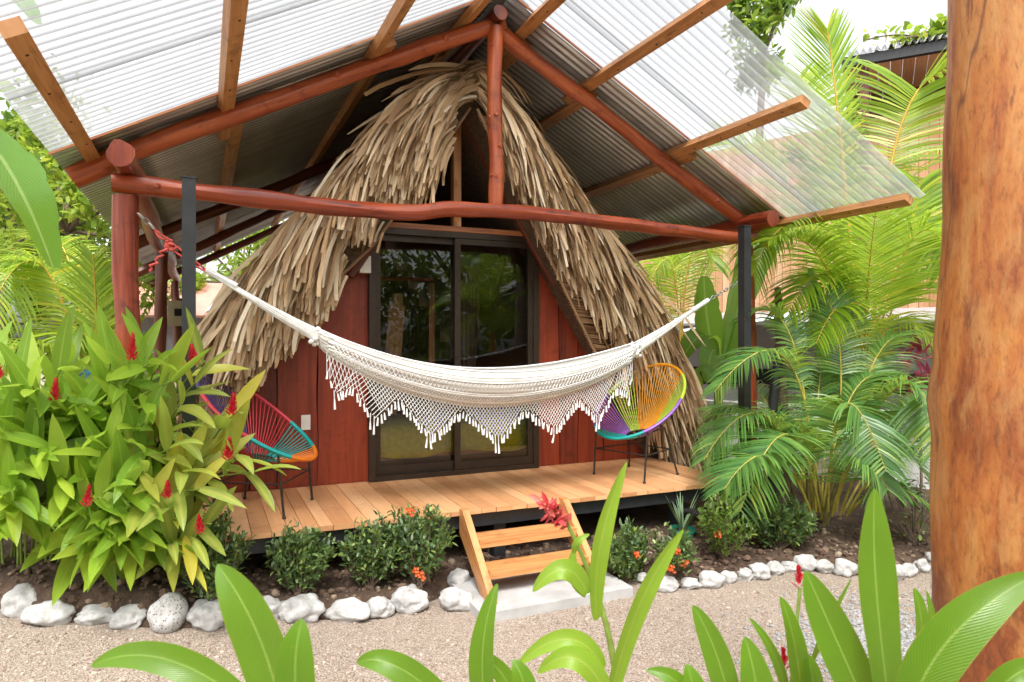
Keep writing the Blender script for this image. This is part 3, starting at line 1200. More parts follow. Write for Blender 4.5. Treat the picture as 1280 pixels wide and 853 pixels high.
        mb.ribbon([q + V((0, -.004, 0)), q.lerp(q2, .5) + V((0, -.02, 0)), q2], [.015, .020, .010], [V((-s * .3, U(-.7, -.1), 1)).normalized()] * 3)
        zz -= U(.017, .027)
    pts = [V((XC + s * (inner_dx(z) + .0), yfront(z) + .06, z)) for z in (3.55, 3.0, 2.4, 1.8, 1.2, .7)]
    mb.tube(pts, .014, 6)
    if s > 0:
        mb.tube([p + V((s * .165, -.02, -.02)) for p in pts], .008, 6)
    mb.build('frond_edging', MT['slat'], hut)

# ridge: strips lying over the top
mb = MB()
for i in range(420):
    y = 5.12 + (YB - 5.2) * rnd.random() ** 2.2
    s = rnd.choice((-1, -1, -1, 1))
    p = V((XC - s * U(0, .15), y, 3.86 + U(-.02, .03)))
    d = V((s * 1, U(-.35, .25), .12)).normalized()
    pts = [p]
    dd = d.copy()
    for k in range(4):
        dd = (dd + V((0, 0, -.34))).normalized()
        pts.append(pts[-1] + dd * U(.10, .16))
    mb.ribbon(pts, [.03, .034, .03, .024, .01], V((0, 1, U(-.3, .3))).normalized())
mb.build('thatch_ridge', MT['straw'], hut)

# front wall of upright planks, wavy edges, cut to the slope
WY = 5.72
mb = MB()
DX0, DX1, DTOP = 1.255, 2.83, 2.585


def plank(xa, xb, seed):
    n = 12
    z0 = DZ + .003
    L, Rr = [], []
    for k in range(n + 1):
        t = k / n
        wa = .016 * noise.noise(V((t * 3.5, seed, 0))) + .005
        wb = .016 * noise.noise(V((t * 3.5, seed + 1, 0))) - .005
        za = z0 + (min(3.45, inner_z(abs(xa - XC), 1 if xa > XC else -1) + .05) - z0) * t
        zb = z0 + (min(3.45, inner_z(abs(xb - XC), 1 if xb > XC else -1) + .05) - z0) * t
        L.append(V((xa + wa, WY, za)))
        Rr.append(V((xb + wb, WY, zb)))
    ou, ov = U(0, 40), U(0, 40)
    vs, uv = [], []
    dy = U(-.004, .004)
    for a, b in zip(L, Rr):
        for p in (a, b):
            vs.append(p + V((0, dy, 0)))
            uv.append((ou + p.x, ov + p.z))
        for p in (a, b):
            vs.append(p + V((0, .03, 0)))
            uv.append((ou + p.x + .03, ov + p.z))
    fs = []
    for k in range(n):
        i = 4 * k
        fs += [(i, i + 1, i + 5, i + 4), (i + 2, i, i + 4, i + 6), (i + 1, i + 3, i + 7, i + 5)]
    mb.add(vs, fs, uv)


for xa, xb in ((.02, DX0), (DX1, 4.04)):
    mb = MB()
    x = xa
    k = 0
    while x < xb - .02:
        w = U(.19, .32)
        if xb - x - w < .12:
            w = xb - x
        plank(x, x + w, x * 5.1)
        x += w
    mb.build('plank_wall', MT['plank'], hut, False)
mb = MB()
for xa, xb in ((.0, DX0), (DX1, 4.06)):
    mb = MB()
    za, zb = inner_z(abs(xa - XC), 1 if xa > XC else -1), inner_z(abs(xb - XC), 1 if xb > XC else -1)
    mb.add([(xa, WY + .034, DZ), (xb, WY + .034, DZ), (xb, WY + .034, max(DZ + .02, zb)), (xa, WY + .034, max(DZ + .02, za))], [(0, 1, 2, 3)])
    mb.build('wall_backing', MT['darkvoid'], hut, False)
# A-frame logs seen in the gable, lintel and gable post
for s in (-1, 1):
    mb = MB()
    pts = [V((XC + s * .0, 5.62, 3.66)), V((XC + s * .45, 5.63, 2.95)), V((XC + s * .84, 5.62, 2.33)), V((XC + s * .95, 5.62, 2.16))]
    mb.tube(pts, .045, 10, True, .15, s)
    mb.build('gable_rafter', MT['darklog'], hut)
mb = MB()
mb.box(DX0 - .03, DX1 + .03, 5.655, 5.745, DTOP + .002, DTOP + .047)
mb.build('lintel', MT['trim'], hut, False)
mb = MB()
mb.box(XC - .035, XC + .035, 5.66, 5.74, DTOP + .05, 3.62, 'z')
mb.build('gable_post', MT['purlin'], hut, False)
mb = MB()
mb.box(XC - .55, XC + .62, 5.60, 5.65, 2.735, 2.79)
mb.build('gable_tie', MT['trim'], hut, False)
# sliding door
fr = MB()
for a, b, c, d in ((DX0, DX0 + .055, DZ + .002, DTOP), (DX1 - .055, DX1, DZ + .002, DTOP)):
    fr.box(a, b, 5.66, 5.765, c, d, 'z')
fr.box(DX0 + .055, DX1 - .055, 5.66, 5.765, DTOP - .05, DTOP)
fr.box(DX0 + .055, DX1 - .055, 5.66, 5.765, DZ + .002, DZ + .045)
frame = fr.build('door_frame', MT['frame'], hut, False)
mid = (DX0 + DX1) / 2
for xa, xb, y in ((DX0 + .055, mid + .03, 5.735), (mid - .03, DX1 - .055, 5.690)):
    mb = MB()
    z0, z1 = DZ + .046, DTOP - .051
    fw = .052
    mb.box(xa, xa + fw, y - .016, y + .016, z0, z1, 'z')
    mb.box(xb - fw, xb, y - .016, y + .016, z0, z1, 'z')
    mb.box(xa + fw, xb - fw, y - .016, y + .016, z1 - fw, z1)
    mb.box(xa + fw, xb - fw, y - .016, y + .016, z0, z0 + fw + .02)
    dp = mb.build('sliding_door', MT['frame'], hut, False)
    mb = MB()
    mb.add([(xa + fw, y, z0 + fw + .02), (xb - fw, y, z0 + fw + .02), (xb - fw, y, z1 - fw), (xa + fw, y, z1 - fw)], [(0, 1, 2, 3)])
    mb.build('pane', MT['glass'], dp, False)
# outlet and switch box
p = at(382, 528, Y=WY)
mb = MB()
mb.box(p.x - .036, p.x + .036, 5.703, 5.715, p.z - .06, p.z + .06, 'z')
mb.box(p.x - .018, p.x + .018, 5.699, 5.7025, p.z - .035, p.z + .035, 'z')
mb.build('wall_outlet', MT['whiteplastic'], hut, False)
p = at(456, 331, Y=5.63)
mb = MB()
mb.box(p.x - .045, p.x + .045, 5.60, 5.66, p.z - .07, p.z + .07, 'z')
o = mb.build('switch_box', MT['whiteplastic'], hut, False)
bv = o.modifiers.new('edge', 'BEVEL')
bv.width, bv.segments = .015, 3
# inside: floor, back wall
mb = MB()
x = .3
while x < 3.8:
    mb.box(x, x + .138, 5.83, 9.6, DZ - .03, DZ, 'y')
    x += .14
mb.build('inside_floor', MT['inside'], hut, False)
mb = MB()
x = .1
while x < 3.9:
    zt = max(.7, min(inner_z(abs(x - XC)), inner_z(abs(x + .158 - XC))))
    mb.box(x, x + .157, 9.5, 9.53, DZ, zt, 'z')
    x += .16
mb.build('back_wall', MT['inside'], hut, False)
# ================================================================== THINGS INSIDE THE HUT
bed = thing('day_bed', 'low wooden day bed under a mustard yellow cover behind the glass door', 'bed', (2.0, 6.5, DZ))
mb = MB()
mb.box(1.05, 2.95, 5.84, 5.89, .60, .68)
mb.box(1.05, 2.95, 6.69, 6.74, .60, .68)
mb.box(1.05, 1.10, 5.892, 6.688, .60, .68, 'y')
mb.box(2.90, 2.95, 5.892, 6.688, .60, .68, 'y')
mb.build('bed_frame', MT['trim'], bed, False)
for x in (1.09, 2.91):
    for y in (5.88, 6.70):
        mb = MB()
        mb.bar((x + (.12 if x < 2 else -.12), y, DZ), (x, y, .598), .05, .05, (0, 1, 0))
        mb.build('leg', MT['trim'], bed, False)
mb = MB()
mb.box(1.04, 2.96, 5.85, 6.73, .682, .86)
o = mb.build('mattress', MT['linen'], bed, False)
bv = o.modifiers.new('edge', 'BEVEL')
bv.width, bv.segments = .04, 3
mb = MB()
N = 40
vs = []
for i in range(N + 1):
    x = 1.0 + 2.0 * i / N
    w = .015 * math.sin(i * 1.1) + .02 * noise.noise(V((x * 4, 0, 0)))
    for y, z in ((5.815 + w, .62 + .02 * math.sin(i * .35)), (5.82 + w, .72), (5.835, .86), (5.90, .885), (6.70, .89)):
        vs.append((x, y, z))
mb.add(vs, [(5 * i + k, 5 * i + 5 + k, 5 * i + 6 + k, 5 * i + 1 + k) for i in range(N) for k in range(4)])
o = mb.build('bed_cover', MT['mustard'], bed)
so = o.modifiers.new('cloth', 'SOLIDIFY')
so.thickness = .006

rail = thing('clothes_rail', 'wooden hanging rail with empty hangers inside the left door pane', 'clothes rail', (1.75, 6.9, DZ))
mb = MB()
mb.tube([(1.1, 6.9, 2.25), (2.2, 6.9, 2.27)], .022, 8)
mb.build('rod', MT['log'], rail)
for x in (1.12, 2.18):
    mb = MB()
    mb.box(x - .03, x + .03, 6.87, 6.93, DZ, 2.23, 'z')
    mb.build('upright', MT['trim'], rail, False)
for k in range(7):
    x = 1.35 + k * .09
    mb = MB()
    mb.tube([(x, 6.9, 2.275), (x + .01, 6.9, 2.21), (x, 6.7, 2.12)], .005, 5)
    mb.tube([(x + .01, 6.9, 2.21), (x, 7.1, 2.12), (x, 6.7, 2.12)], .005, 5)
    mb.build('hanger', MT['iron'], rail)

pl = thing('leaning_board', 'pale sawn board with a notched top leaning inside the left pane', 'board', (1.85, 6.98, DZ))
mb = MB()
mb.bar((1.70, 6.95, DZ), (1.84, 7.0, 2.0), .17, .03, (0, 1, 0))
mb.bar((1.84, 6.97, 1.95), (1.845, 7.0, 2.12), .10, .03, (0, 1, 0))
mb.build('board', MT['purlin'], pl, False)
mb = MB()
mb.bar((1.97, 6.98, DZ), (1.97, 7.0, 1.1), .05, .05, (0, 1, 0))
mb.bar((1.90, 7.0, 1.1), (2.05, 7.0, 1.1), .05, .03)
mb.build('prop', MT['blackmetal'], pl, False)
bx = thing('wall_shelf', 'dark wall shelf holding two pale boards inside the left pane', 'shelf', (1.35, 6.7, 1.2))
mb = MB()
for z in (1.25, 1.62):
    mb.box(1.18, 1.62, 6.75, 6.95, z, z + .03)
mb.build('shelf_boards', MT['inside'], bx, False)
for x in (1.30, 1.48):
    mb = MB()
    mb.box(x - .05, x + .045, 6.78, 6.81, 1.655, 1.98, 'z')
    mb.build('panel', MT['purlin'], bx, False)
cu = MB()
N = 60
vs = []
for i in range(N + 1):
    f = i / N
    x = 2.38 + .33 * f
    y = 6.85 + .03 * math.sin(f * 26) + .012 * math.sin(f * 61)
    for k in range(9):
        z = 2.42 - (2.42 - .5) * k / 8
        pinch = 1 - .35 * math.exp(-((z - 1.2) / .35) ** 2)
        vs.append((2.545 + (x - 2.545) * pinch, y, z))
cu.add(vs, [(9 * i + k, 9 * i + k + 1, 9 * i + 10 + k, 9 * i + 9 + k) for i in range(N) for k in range(8)])
MT['curtain'] = m_plain('brown_curtain', (.15, .105, .065), .9, 0, .2, 12)
o = cu.build('door_curtain', MT['curtain'])
tag(o, 'brown gathered curtain hanging behind the right glass pane', 'curtain')

# ================================================================== HAMMOCK
hm = thing('crochet_hammock', 'white fringed cotton hammock slung across the front of the deck', 'hammock', (2.0, 4.7, 1.15))


def edge_z(x):
    return 1.405 + (.17 if x < 2.03 else .128) * (x - 2.03) ** 2


XA, XB = .70, 3.24


def band_h(x):
    f = (x - XA) / (XB - XA)
    return .09 + .175 * max(0, math.sin(math.pi * f)) ** .55


def sect(x, k):
    """cross-section: k 0 near rim, 1 far rim"""
    h = band_h(x)
    hw = .03 + .15 * max(0, math.sin(math.pi * (x - XA) / (XB - XA))) ** .7
    a = math.pi * (k * 1.12 - .06)
    y = 4.73 - hw * math.cos(a) * (1 + .1 * math.sin(a))
    z = edge_z(x) - h * math.sin(max(0, min(math.pi, a))) ** .8 + .012 * k
    return V((x, y, z))


mb = MB()
NX, NK = 150, 66
vs, uv = [], []
for i in range(NX + 1):
    x = XA + (XB - XA) * i / NX
    for k in range(NK + 1):
        p = sect(x, k / NK)
        q = noise.noise(V((x * 1.3, k * .55, 2))) * .010 + math.sin(k * 2.1 + .8 * noise.noise(V((x * .9, k * .1, 0)))) * .0045
        p = p + V((0, -1 if k < NK / 2 else 1, -.4)) * q
        vs.append(p)
        uv.append((x, k / NK))
mb.add(vs, [((NK + 1) * i + k, (NK + 1) * (i + 1) + k, (NK + 1) * (i + 1) + k + 1, (NK + 1) * i + k + 1) for i in range(NX) for k in range(NK)], uv)
t = NT('hammock_cloth')
nz = t.noise(t.uv(6, 60), 1.0, 4)
sp = t.n('ShaderNodeSeparateXYZ')
t.l(t.uv(), sp.inputs[0])
B_ = (0, 0, 0)
W_ = (.8, .8, .8)
bd = t.ramp(sp.outputs['Y'], [(.12, B_), (.135, W_), (.205, W_), (.22, B_), (.245, B_), (.26, W_), (.31, W_), (.325, B_), (.335, B_), (.345, W_), (.415, W_), (.43, B_)])
t.col(t.mix(bd, t.ramp(nz, [(.3, (.66, .61, .55)), (.5, (.84, .82, .78)), (.72, (.90, .89, .87))]), (.50, .44, .38)))
t.set(Roughness=.9)
t.bump(t.noise(t.uv(300, 200), 1.0, 2), .3, .003)
MT['cloth'] = t.m
o = mb.build('body', MT['cloth'], hm)
so = o.modifiers.new('cloth', 'SOLIDIFY')
so.thickness = .006
# thick rim cords and crochet rows on the near side
mb = MB()
for k0, r in ((.02, .008), (.05, .007), (.085, .007), (.95, .008), (.98, .008)):
    mb.tube([sect(XA + (XB - XA) * i / 60, k0) + V((0, -.006, .004)) for i in range(61)], r, 6)
mb.build('rim_cord', MT['rope'], hm)
mb = MB()
for k0, k1, step in ((.13, .21, .030), (.255, .315, .024), (.34, .42, .028)):
    n = int((XB - XA - .16) / step)
    for sgn in (0, 1):
        pts = []
        for i in range(n + 1):
            x = XA + .08 + step * i
            kk = k0 if (i + sgn) % 2 == 0 else k1
            pts.append(sect(x, kk) + V((0, -.010, 0)))
        mb.tube(pts, .0042, 4, False)
    for kk in (k0 - .012, k1 + .012):
        mb.tube([sect(XA + .05 + (XB - XA - .1) * i / 80, kk) + V((0, -.008, 0)) for i in range(81)], .0055, 5)
mb.build('crochet_trim', MT['rope'], hm)
# net fringe in points with tassels
TIPS = [.80, 1.06, 1.46, 1.98, 2.46, 2.86, 3.17]
TL = [.255, .29, .275, .265, .26, .30, .255]
VAL = [.93, 1.25, 1.72, 2.22, 2.68, 3.05]
VL = [.15, .10, .075, .075, .095, .15]
KEY = sorted([(.75, .12)] + list(zip(TIPS, TL)) + list(zip(VAL, VL)) + [(3.21, .13)])


def fr_len(x):
    if x <= KEY[0][0] or x >= KEY[-1][0]:
        return 0
    for (xa, la), (xb, lb) in zip(KEY, KEY[1:]):
        if xa <= x <= xb:
            f = (x - xa) / (xb - xa)
            f = f ** 1.5 / (f ** 1.5 + (1 - f) ** 1.5) if la > lb else f ** 1.1
            return la + (lb - la) * f + .008 * noise.noise(V((x * 30, 0, 0)))


def fr_pt(x, d):
    p = sect(x, .40)
    return V((x, p.y - .012 + .01 * noise.noise(V((x * 3, d * 6, 0))) + d * .02, p.z - d + .01))


mb = MB()
ts = mb
x = .755
i = 0
while x < 3.205:
    for sg in (-1, 1):
        pts = []
        d = 0.0
        while True:
            xx = x + sg * d * .72 * (1 if .95 < x < 3.05 else .45)
            if d > fr_len(xx):
                break
            pts.append(fr_pt(xx, d))
            d += .024
        if len(pts) > 1:
            mb.tube(pts, .0027, 4, False)
    x += .026
# vertical strands at both ends of the net
for xx in (.755, .775, 3.19, 3.205):
    mb.tube([fr_pt(xx, d) for d in (0, .06, .12, .18)], .003, 4, False)
x = .76
while x < 3.2:
    L = fr_len(x)
    p = fr_pt(x, L)
    tip = any(abs(x - q) < .017 for q in TIPS)
    tl = U(.040, .06) * (1.15 if tip else 1)
    if tip:
        q = p + V((U(-.004, .004), 0, -.045))
        mb.tube([p + V((0, 0, .02)), q], .004, 4, False)
        p = q
    e = V((U(-.012, .012), U(-.01, .01), -tl))
    ts.tube([p + V((0, 0, .006)), p, p + e * .25, p + e * .75, p + e], [.0025, .005, .006, .008, .0085], 6)
    x += U(.017, .027)
mb.build('net_fringe', MT['rope'], hm)
# strings to the end loops
LA = V((.03, 4.72, 2.075))
LB = V((3.99, 4.72, 1.975))
for A, xe in ((LA, XA), (LB, XB)):
    mb = MB()
    for k in range(34):
        e = sect(xe, k / 33)
        m_ = A.lerp(e, .5) + V((0, 0, -.012 - .012 * math.sin(k)))
        pts = bez(A + rv(.012), m_, e, 8)
        mb.tube(pts, .0042, 5, False)
    s = 1 if A is LA else -1
    mb.tube(bez(A + V((-s * .02, 0, .012)), A + V((s * .06, 0, -.03)), A + V((s * .16, 0, -.085)), 6), [.02, .022, .021, .021, .022, .022, .023], 10, True, .2)
    for k in range(12):
        e = sect(xe, k / 11) + V((s * -.02 + U(-.03, .03), U(-.012, .0), U(-.01, .01)))
        mb.ico(e, (.017, .016, .015), 2, lambda q: 1 + .3 * noise.noise(q * 3 + e * 40))
    for k in range(6):
        e = sect(xe + s * .06, k / 14) + V((0, -.014, 0))
        mb.tube([e, e + V((s * .04, -.005, -.016))], .008, 6)
    mb.build('end_strings', MT['rope'], hm)
# red rope with knot at the left, light chain to the post
mb = MB()
K = at(211, 305, Y=4.70)
H = V((-.36, 4.68, 2.405))
mid_ = at(193, 286, Y=4.69)
for off in (-.02, .02):
    mb.tube(bez(LA + V((-.01, off * .5, off * .3)), (LA + K) / 2 + V((0, 0, off - .01)), K + V((0, off * .4, off)), 8), .007, 6)
mb.tube(bez(K + V((.02, 0, .02)), (K + mid_) / 2, mid_, 5), .007, 6)
mb.tube(bez(K + V((-.02, 0, .03)), (K + mid_) / 2 + V((-.015, 0, -.03)), mid_, 5), .007, 6)
for k in range(6):
    c = K + V((U(-.02, .02), U(-.015, .015), U(-.035, .03)))
    a0 = U(0, 6)
    mb.tube([c + V((math.cos(a0 + j) * U(.014, .026), U(-.015, .015), math.sin(a0 + j) * U(.014, .026))) for j in range(6)], .008, 6)
pts = [K + V((-.01, -.01, -.02)) + V((.018 * math.sin(j * 2.4) - .011 * j, .015 * math.cos(j * 2.4), -.017 * j)) for j in range(10)]
mb.tube(pts, .0085, 6)
mb.build('red_rope', MT['redrope'], hm)


def chain(A, B, n, name, mat):
    mb = MB()
    d = (B - A)
    dn = d.normalized()
    L = d.length / n
    for k in range(n):
        c = A + d * ((k + .5) / n)
        s = dn.cross(V((0, 1, 0)) if k % 2 else V((.3, .2, 1))).normalized()
        pts = []
        for j in range(11):
            a = j / 10 * 2 * math.pi
            pts.append(c + dn * math.cos(a) * L * .68 + s * math.sin(a) * L * .36)
        mb.tube(pts, L * .13, 5, False)
    mb.build(name, mat, hm)


chain(mid_, H, 3, 'chain', MT['chain'])
C1 = V((4.415, 4.70, 2.19))
chain(LB + V((.02, 0, .01)), C1, 12, 'chain', MT['chain'])
chain(C1, C1 + V((.005, -.03, -.26)), 7, 'chain', MT['chain'])

# ================================================================== STRING CHAIRS


def ring(th, k=1.0):
    c, s = math.cos(th), math.sin(th)
    x = -.02 + .39 * c * k
    z = .63 - .30 * c + .03 * c * c
    y = .39 * s * k * (1 - .05 * c)
    return V((x, y, z))


def inner(th):
    c, s = math.cos(th), math.sin(th)
    return V((-.03 + .12 * c, .10 * s, .36 - .02 * c))


def make_chair(label, sections, loc, rot):
    t = thing('string_chair', label, 'chair', (0, 0, 0), 'round string chairs on the deck')
    for name, mat, spans in sections:
        mb = MB()
        for a0, a1 in spans:
            n = max(2, int(abs(a1 - a0) / .078))
            for i in range(n):
                th = a0 + (a1 - a0) * (i + .5) / n
                mb.tube([ring(th), ring(th).lerp(inner(th), .5) + V((0, 0, -.012)), inner(th)], .0042, 5, False)
            mb.tube([ring(a0 + (a1 - a0) * i / 14) for i in range(15)], .0145, 8, False)
        o = mb.build('cord_section', MT[mat], t)
        o['label'] = name
    mb = MB()
    mb.tube([inner(2 * math.pi * i / 24) for i in range(25)], .007, 6, False)
    mb.build('seat_ring', MT['iron'], t)
    tops = [(.80, 1), (-.80, 1), (2.2, 1), (-2.2, 1)]
    feet = []
    for th, _ in tops:
        r = ring(th)
        if abs(th) < 1.5:
            f = V((.27, r.y * .98, 0))
            top = V((r.x - .02, r.y, r.z - .012))
        else:
            f = V((-.24, r.y * .8, 0))
            top = V((inner(th).x - .06, inner(th).y * 2.2, .42))
        feet.append((top, f))
        mb = MB()
        mb.tube([top, top.lerp(f, .5), f + V((0, 0, .01))], .0085, 7)
        mb.ico(f + V((0, 0, .011)), (.014, .014, .011), 2)
        mb.build('leg', MT['iron'], t)
    mb = MB()

    def on(i, z):
        a, b = feet[i]
        f = (a.z - z) / a.z
        return a.lerp(b, f)
    for i, j in ((0, 1), (2, 3), (0, 2), (1, 3)):
        mb.tube([on(i, .23), on(j, .23)], .006, 6)
    mb.tube([feet[2][0], inner(2.2)], .007, 6)
    mb.tube([feet[3][0], inner(-2.2)], .007, 6)
    mb.build('stretcher', MT['iron'], t)
    t.location = loc
    t.rotation_euler = (0, 0, rot)
    return t


PI = math.pi
make_chair('string chair with orange, turquoise, red and violet cords beside the ginger bush',
           [('orange cords at the seat front', 'orange', [(-.62, .62)]), ('turquoise cords', 'teal', [(.62, 1.35), (-1.35, -.62)]),
            ('red cords', 'red', [(1.35, 2.3), (-2.3, -1.35)]), ('dark violet cords at the back', 'navy', [(2.3, 2 * PI - 2.3)])],
           (.37, 5.12, DZ), R(-27.7))
make_chair('string chair with turquoise, purple, lime and amber cords at the right deck end',
           [('turquoise cords at the seat front', 'teal', [(-.75, .75)]), ('purple cords', 'purple', [(.75, 1.75), (-1.75, -.75)]),
            ('lime green cords', 'lime', [(1.75, 2.45), (-2.45, -1.75)]), ('amber cords at the back', 'amber', [(2.45, 2 * PI - 2.45)])],
           (3.48, 5.03, DZ), R(200))
# ================================================================== PLANTS
UP = V((0, 0, 1))


def spike(mb, p, ax, L, r, n, bl=.034, bw=.018):
    """red ginger flower head: overlapping bracts round a spike"""
    ax = V(ax).normalized()
    a = ax.cross(V((.3, .9, .1))).normalized()
    b = ax.cross(a)
    for k in range(n):
        f = k / (n - 1)
        an = k * 2.4
        rad = a * math.cos(an) + b * math.sin(an)
        rr = r * (1 - .75 * f)
        q = p + ax * (L * f) + rad * rr * .35
        d = rad * (1.1 - .8 * f) + ax * (.75 + .6 * f)
        mb.leaf(q, d, ax - rad * .3, bl * U(.85, 1.2) * (1.1 - .35 * f), bw, -.5, 3, .5)


def cane(st, lf, base, tip, n, L, W, start=.25, bow=.25, r=.0075, topleaf=True):
    base, tip = V(base), V(tip)
    m = base.lerp(tip, .5) + UP * (tip.z - base.z) * bow - V((tip.x - base.x, tip.y - base.y, 0)) * .34
    P = bez(base, m, tip, 16)
    st.tube(P, [r * (1.15 - .6 * i / 16) for i in range(17)], 6)
    ax = V((math.cos(a0 := U(0, 6.28)), math.sin(a0), 0))
    for k in range(n):
        f = start + (1 - start) * (k + .6) / n
        i = min(15, int(f * 16))
        p = P[i].lerp(P[i + 1], f * 16 - i)
        tg = (P[i + 1] - P[i]).normalized()
        sd = tg.cross(ax).normalized()
        if k % 2:
            sd = -sd
        sd = (sd + ax * U(-.5, .5)).normalized()
        d = tg * U(.5, .85) + sd * U(.7, 1.0) + UP * U(.25, .65)
        nrm = (tg * 1.0 - sd * .35 + UP * .5).normalized()
        sz = (.62 + .38 * math.sin(math.pi * min(1, .15 + f * .75))) * U(.8, 1.12)
        lf.leaf(p, d, nrm, L * sz, W * sz, U(.0, .75), 7, U(.12, .38), None, .13)
    if topleaf:
        tg = (P[-1] - P[-2]).normalized()
        lf.leaf(P[-1], tg + rv(.35), rv(1), L * .8, W * .6, .4, 6, .5)


def zg(p):
    return V((p.x, p.y, max(GZ, soil_z(p.x, p.y))))


FL1 = [(20, 468, 3.7), (86, 495, 3.7)]
FL2 = [(181, 446, 3.75), (126, 622, 3.55)]
FL3 = [(301, 512, 3.75), (297, 566, 3.65), (224, 612, 3.6), (256, 452, 3.8), (264, 655, 3.62)]


def ginger(name, label, basepx, tips, flowers, mat, n, L, W, tmul=1.0, lowtips=0):
    c = zg(at(sum(b[0] for b in basepx) / len(basepx), 716, z=.10))
    t = thing(name, label, 'ginger plant', c, 'red ginger plants left of the deck')
    st, lf = MB(), MB()
    for (px, py, tt) in tips:
        b = rnd.choice(basepx)
        base = zg(at(b[0] + U(-18, 18), b[1] + U(-6, 6), z=.12))
        cane(st, lf, base, at(px, py, tt), int(n * U(.85, 1.15)), L, W, .22)
    for (px, py, tt) in flowers:
        b = rnd.choice(basepx)
        base = zg(at(b[0] + U(-18, 18), b[1] + U(-6, 6), z=.12))
        tip = at(px, py, tt)
        cane(st, lf, base, tip, n, L, W, .3, topleaf=False)
        fb = MB()
        big = .75 if (px, py) in ((224, 612), (126, 622), (264, 655), (258, 530), (66, 592)) else 1.0
        tip = tip - FWD * .12
        spike(fb, tip - UP * .02, UP + rv(.15), .125 * big * U(.8, 1.1), .034 * big, int(48 * big), U(.030, .038), .019)
        fb.build('flower', MT['petal'], t)
    st.build('stem', MT['stem'], t)
    lf.build('foliage', MT[mat], t)
    return t


ginger('red_ginger_plant', 'tall bright green red ginger cut by the left edge of the photo', [(-40, 732), (10, 732), (40, 730), (70, 728)],
       [(U(-130, 95), U(440, 560), U(3.5, 4.2)) for k in range(15)] + [(U(-80, 90), U(560, 640), U(3.5, 3.9)) for k in range(9)], FL1, 'ginger', 9, .47, .11)
ginger('red_ginger_plant', 'bushy bright green red ginger in front of the left shelter post', [(80, 728), (110, 730), (140, 730), (165, 728)],
       [(U(60, 215), U(445, 560), U(3.55, 4.0)) for k in range(14)] + [(U(60, 190), U(560, 645), U(3.5, 3.85)) for k in range(9)] + [(138, 640, 3.75), (160, 648, 3.75), (178, 640, 3.75), (120, 655, 3.75), (150, 662, 3.8), (188, 655, 3.75)] + [(px_, 672 + U(-14, 12), 3.72) for px_ in (112, 132, 148, 160, 172, 186, 200)], FL2, 'ginger', 9, .47, .108)
ginger('red_ginger_plant', 'red ginger with yellowing striped leaves leaning over the left deck corner', [(160, 728), (190, 726), (210, 724)],
       [(245, 478, 3.8), (215, 540, 3.7), (300, 575, 3.65), (250, 612, 3.55), (180, 590, 3.55), (230, 590, 3.6), (190, 630, 3.5),
        (320, 590, 3.6), (225, 505, 3.75), (215, 560, 3.6), (215, 680, 3.6), (240, 672, 3.6), (228, 695, 3.65)],
       FL3, 'gingerold', 8, .43, .098)


def shrub(px, Y, rw, h, label, n=900, flowers=(), mat='shrub', leaf=.043):
    b = zg(at(px, 700, Y=Y))
    t = thing('shrub', label, 'shrub', b, 'small evergreen shrubs along the deck')
    st, lf = MB(), MB()
    tw = []
    for k in range(26):
        a, rr = U(0, 6.28), math.sqrt(rnd.random())
        hh = h * (1.05 - .45 * rr * rr) * U(.75, 1.08)
        tip = b + V((math.cos(a) * rr * rw, math.sin(a) * rr * rw * .8, hh))
        m = b.lerp(tip, .45) + V((math.cos(a), math.sin(a), 0)) * rw * .18
        P = bez(b + rv(.02), m, tip, 8)
        st.tube(P, [.005 - .003 * i / 8 for i in range(9)], 5)
        tw.append(P)
    for k in range(n):
        P = rnd.choice(tw)
        f = 1 - rnd.random() ** 1.6 * .72
        i = min(7, int(f * 8))
        p = P[i].lerp(P[i + 1], f * 8 - i) + rv(.035)
        d = (P[8] - P[0]).normalized() * .35 + V((p.x - b.x, p.y - b.y, 0)) * 1.2 + rv(.8) + UP * .25
        lf.leaf(p, d, UP + rv(.5), leaf * U(.7, 1.25), leaf * .42, .3, 3, .2)
    st.build('stem', MT['bark'], t)
    lf.build('foliage', MT[mat], t)
    for fx, fy in flowers:
        p = at(fx, fy, t=(b - V((0, 0, EYE))).dot(FWD) - rw * .75)
        fb = MB()
        for k in range(16):
            o = rv(.022)
            for j in range(4):
                a = j * 1.57 + k
                fb.leaf(p + o, V((math.cos(a), -.6 + math.sin(a) * .5, math.sin(a))), V((0, -1, .4)), .013, .010, .2, 2, .1)
        fb.build('flower_cluster', MT['orangepetal'], t)
    return t


shrub(375, 4.33, .19, .38, 'round dark evergreen shrub alone between the ginger bush and the paired shrubs', 1700)
shrub(466, 4.33, .185, .47, 'dark evergreen shrub directly left of the one with the orange blossom', 1400)
shrub(524, 4.31, .20, .56, 'dark evergreen shrub with orange blossoms beside the left stair stringer', 1500, [(513, 640), (526, 720), (520, 714)])
shrub(268, 4.22, .19, .50, 'evergreen shrub tucked under the yellowing ginger at the deck corner', 1600)
shrub(782, 4.05, .20, .36, 'low dark shrub just right of the wooden steps', 1400, [(795, 692)])
shrub(840, 3.86, .16, .27, 'small shrub with orange flowers beside the green pot', 600, [(828, 706), (838, 711), (845, 690), (855, 704)])
shrub(905, 3.86, .22, .44, 'upright lighter green shrub at the right deck corner', 1300, [(897, 668)], 'shrublight')
shrub(972, 3.92, .27, .36, 'wide dark leafy shrub right of the deck, at the foot of the feather palms', 1700, leaf=.055)

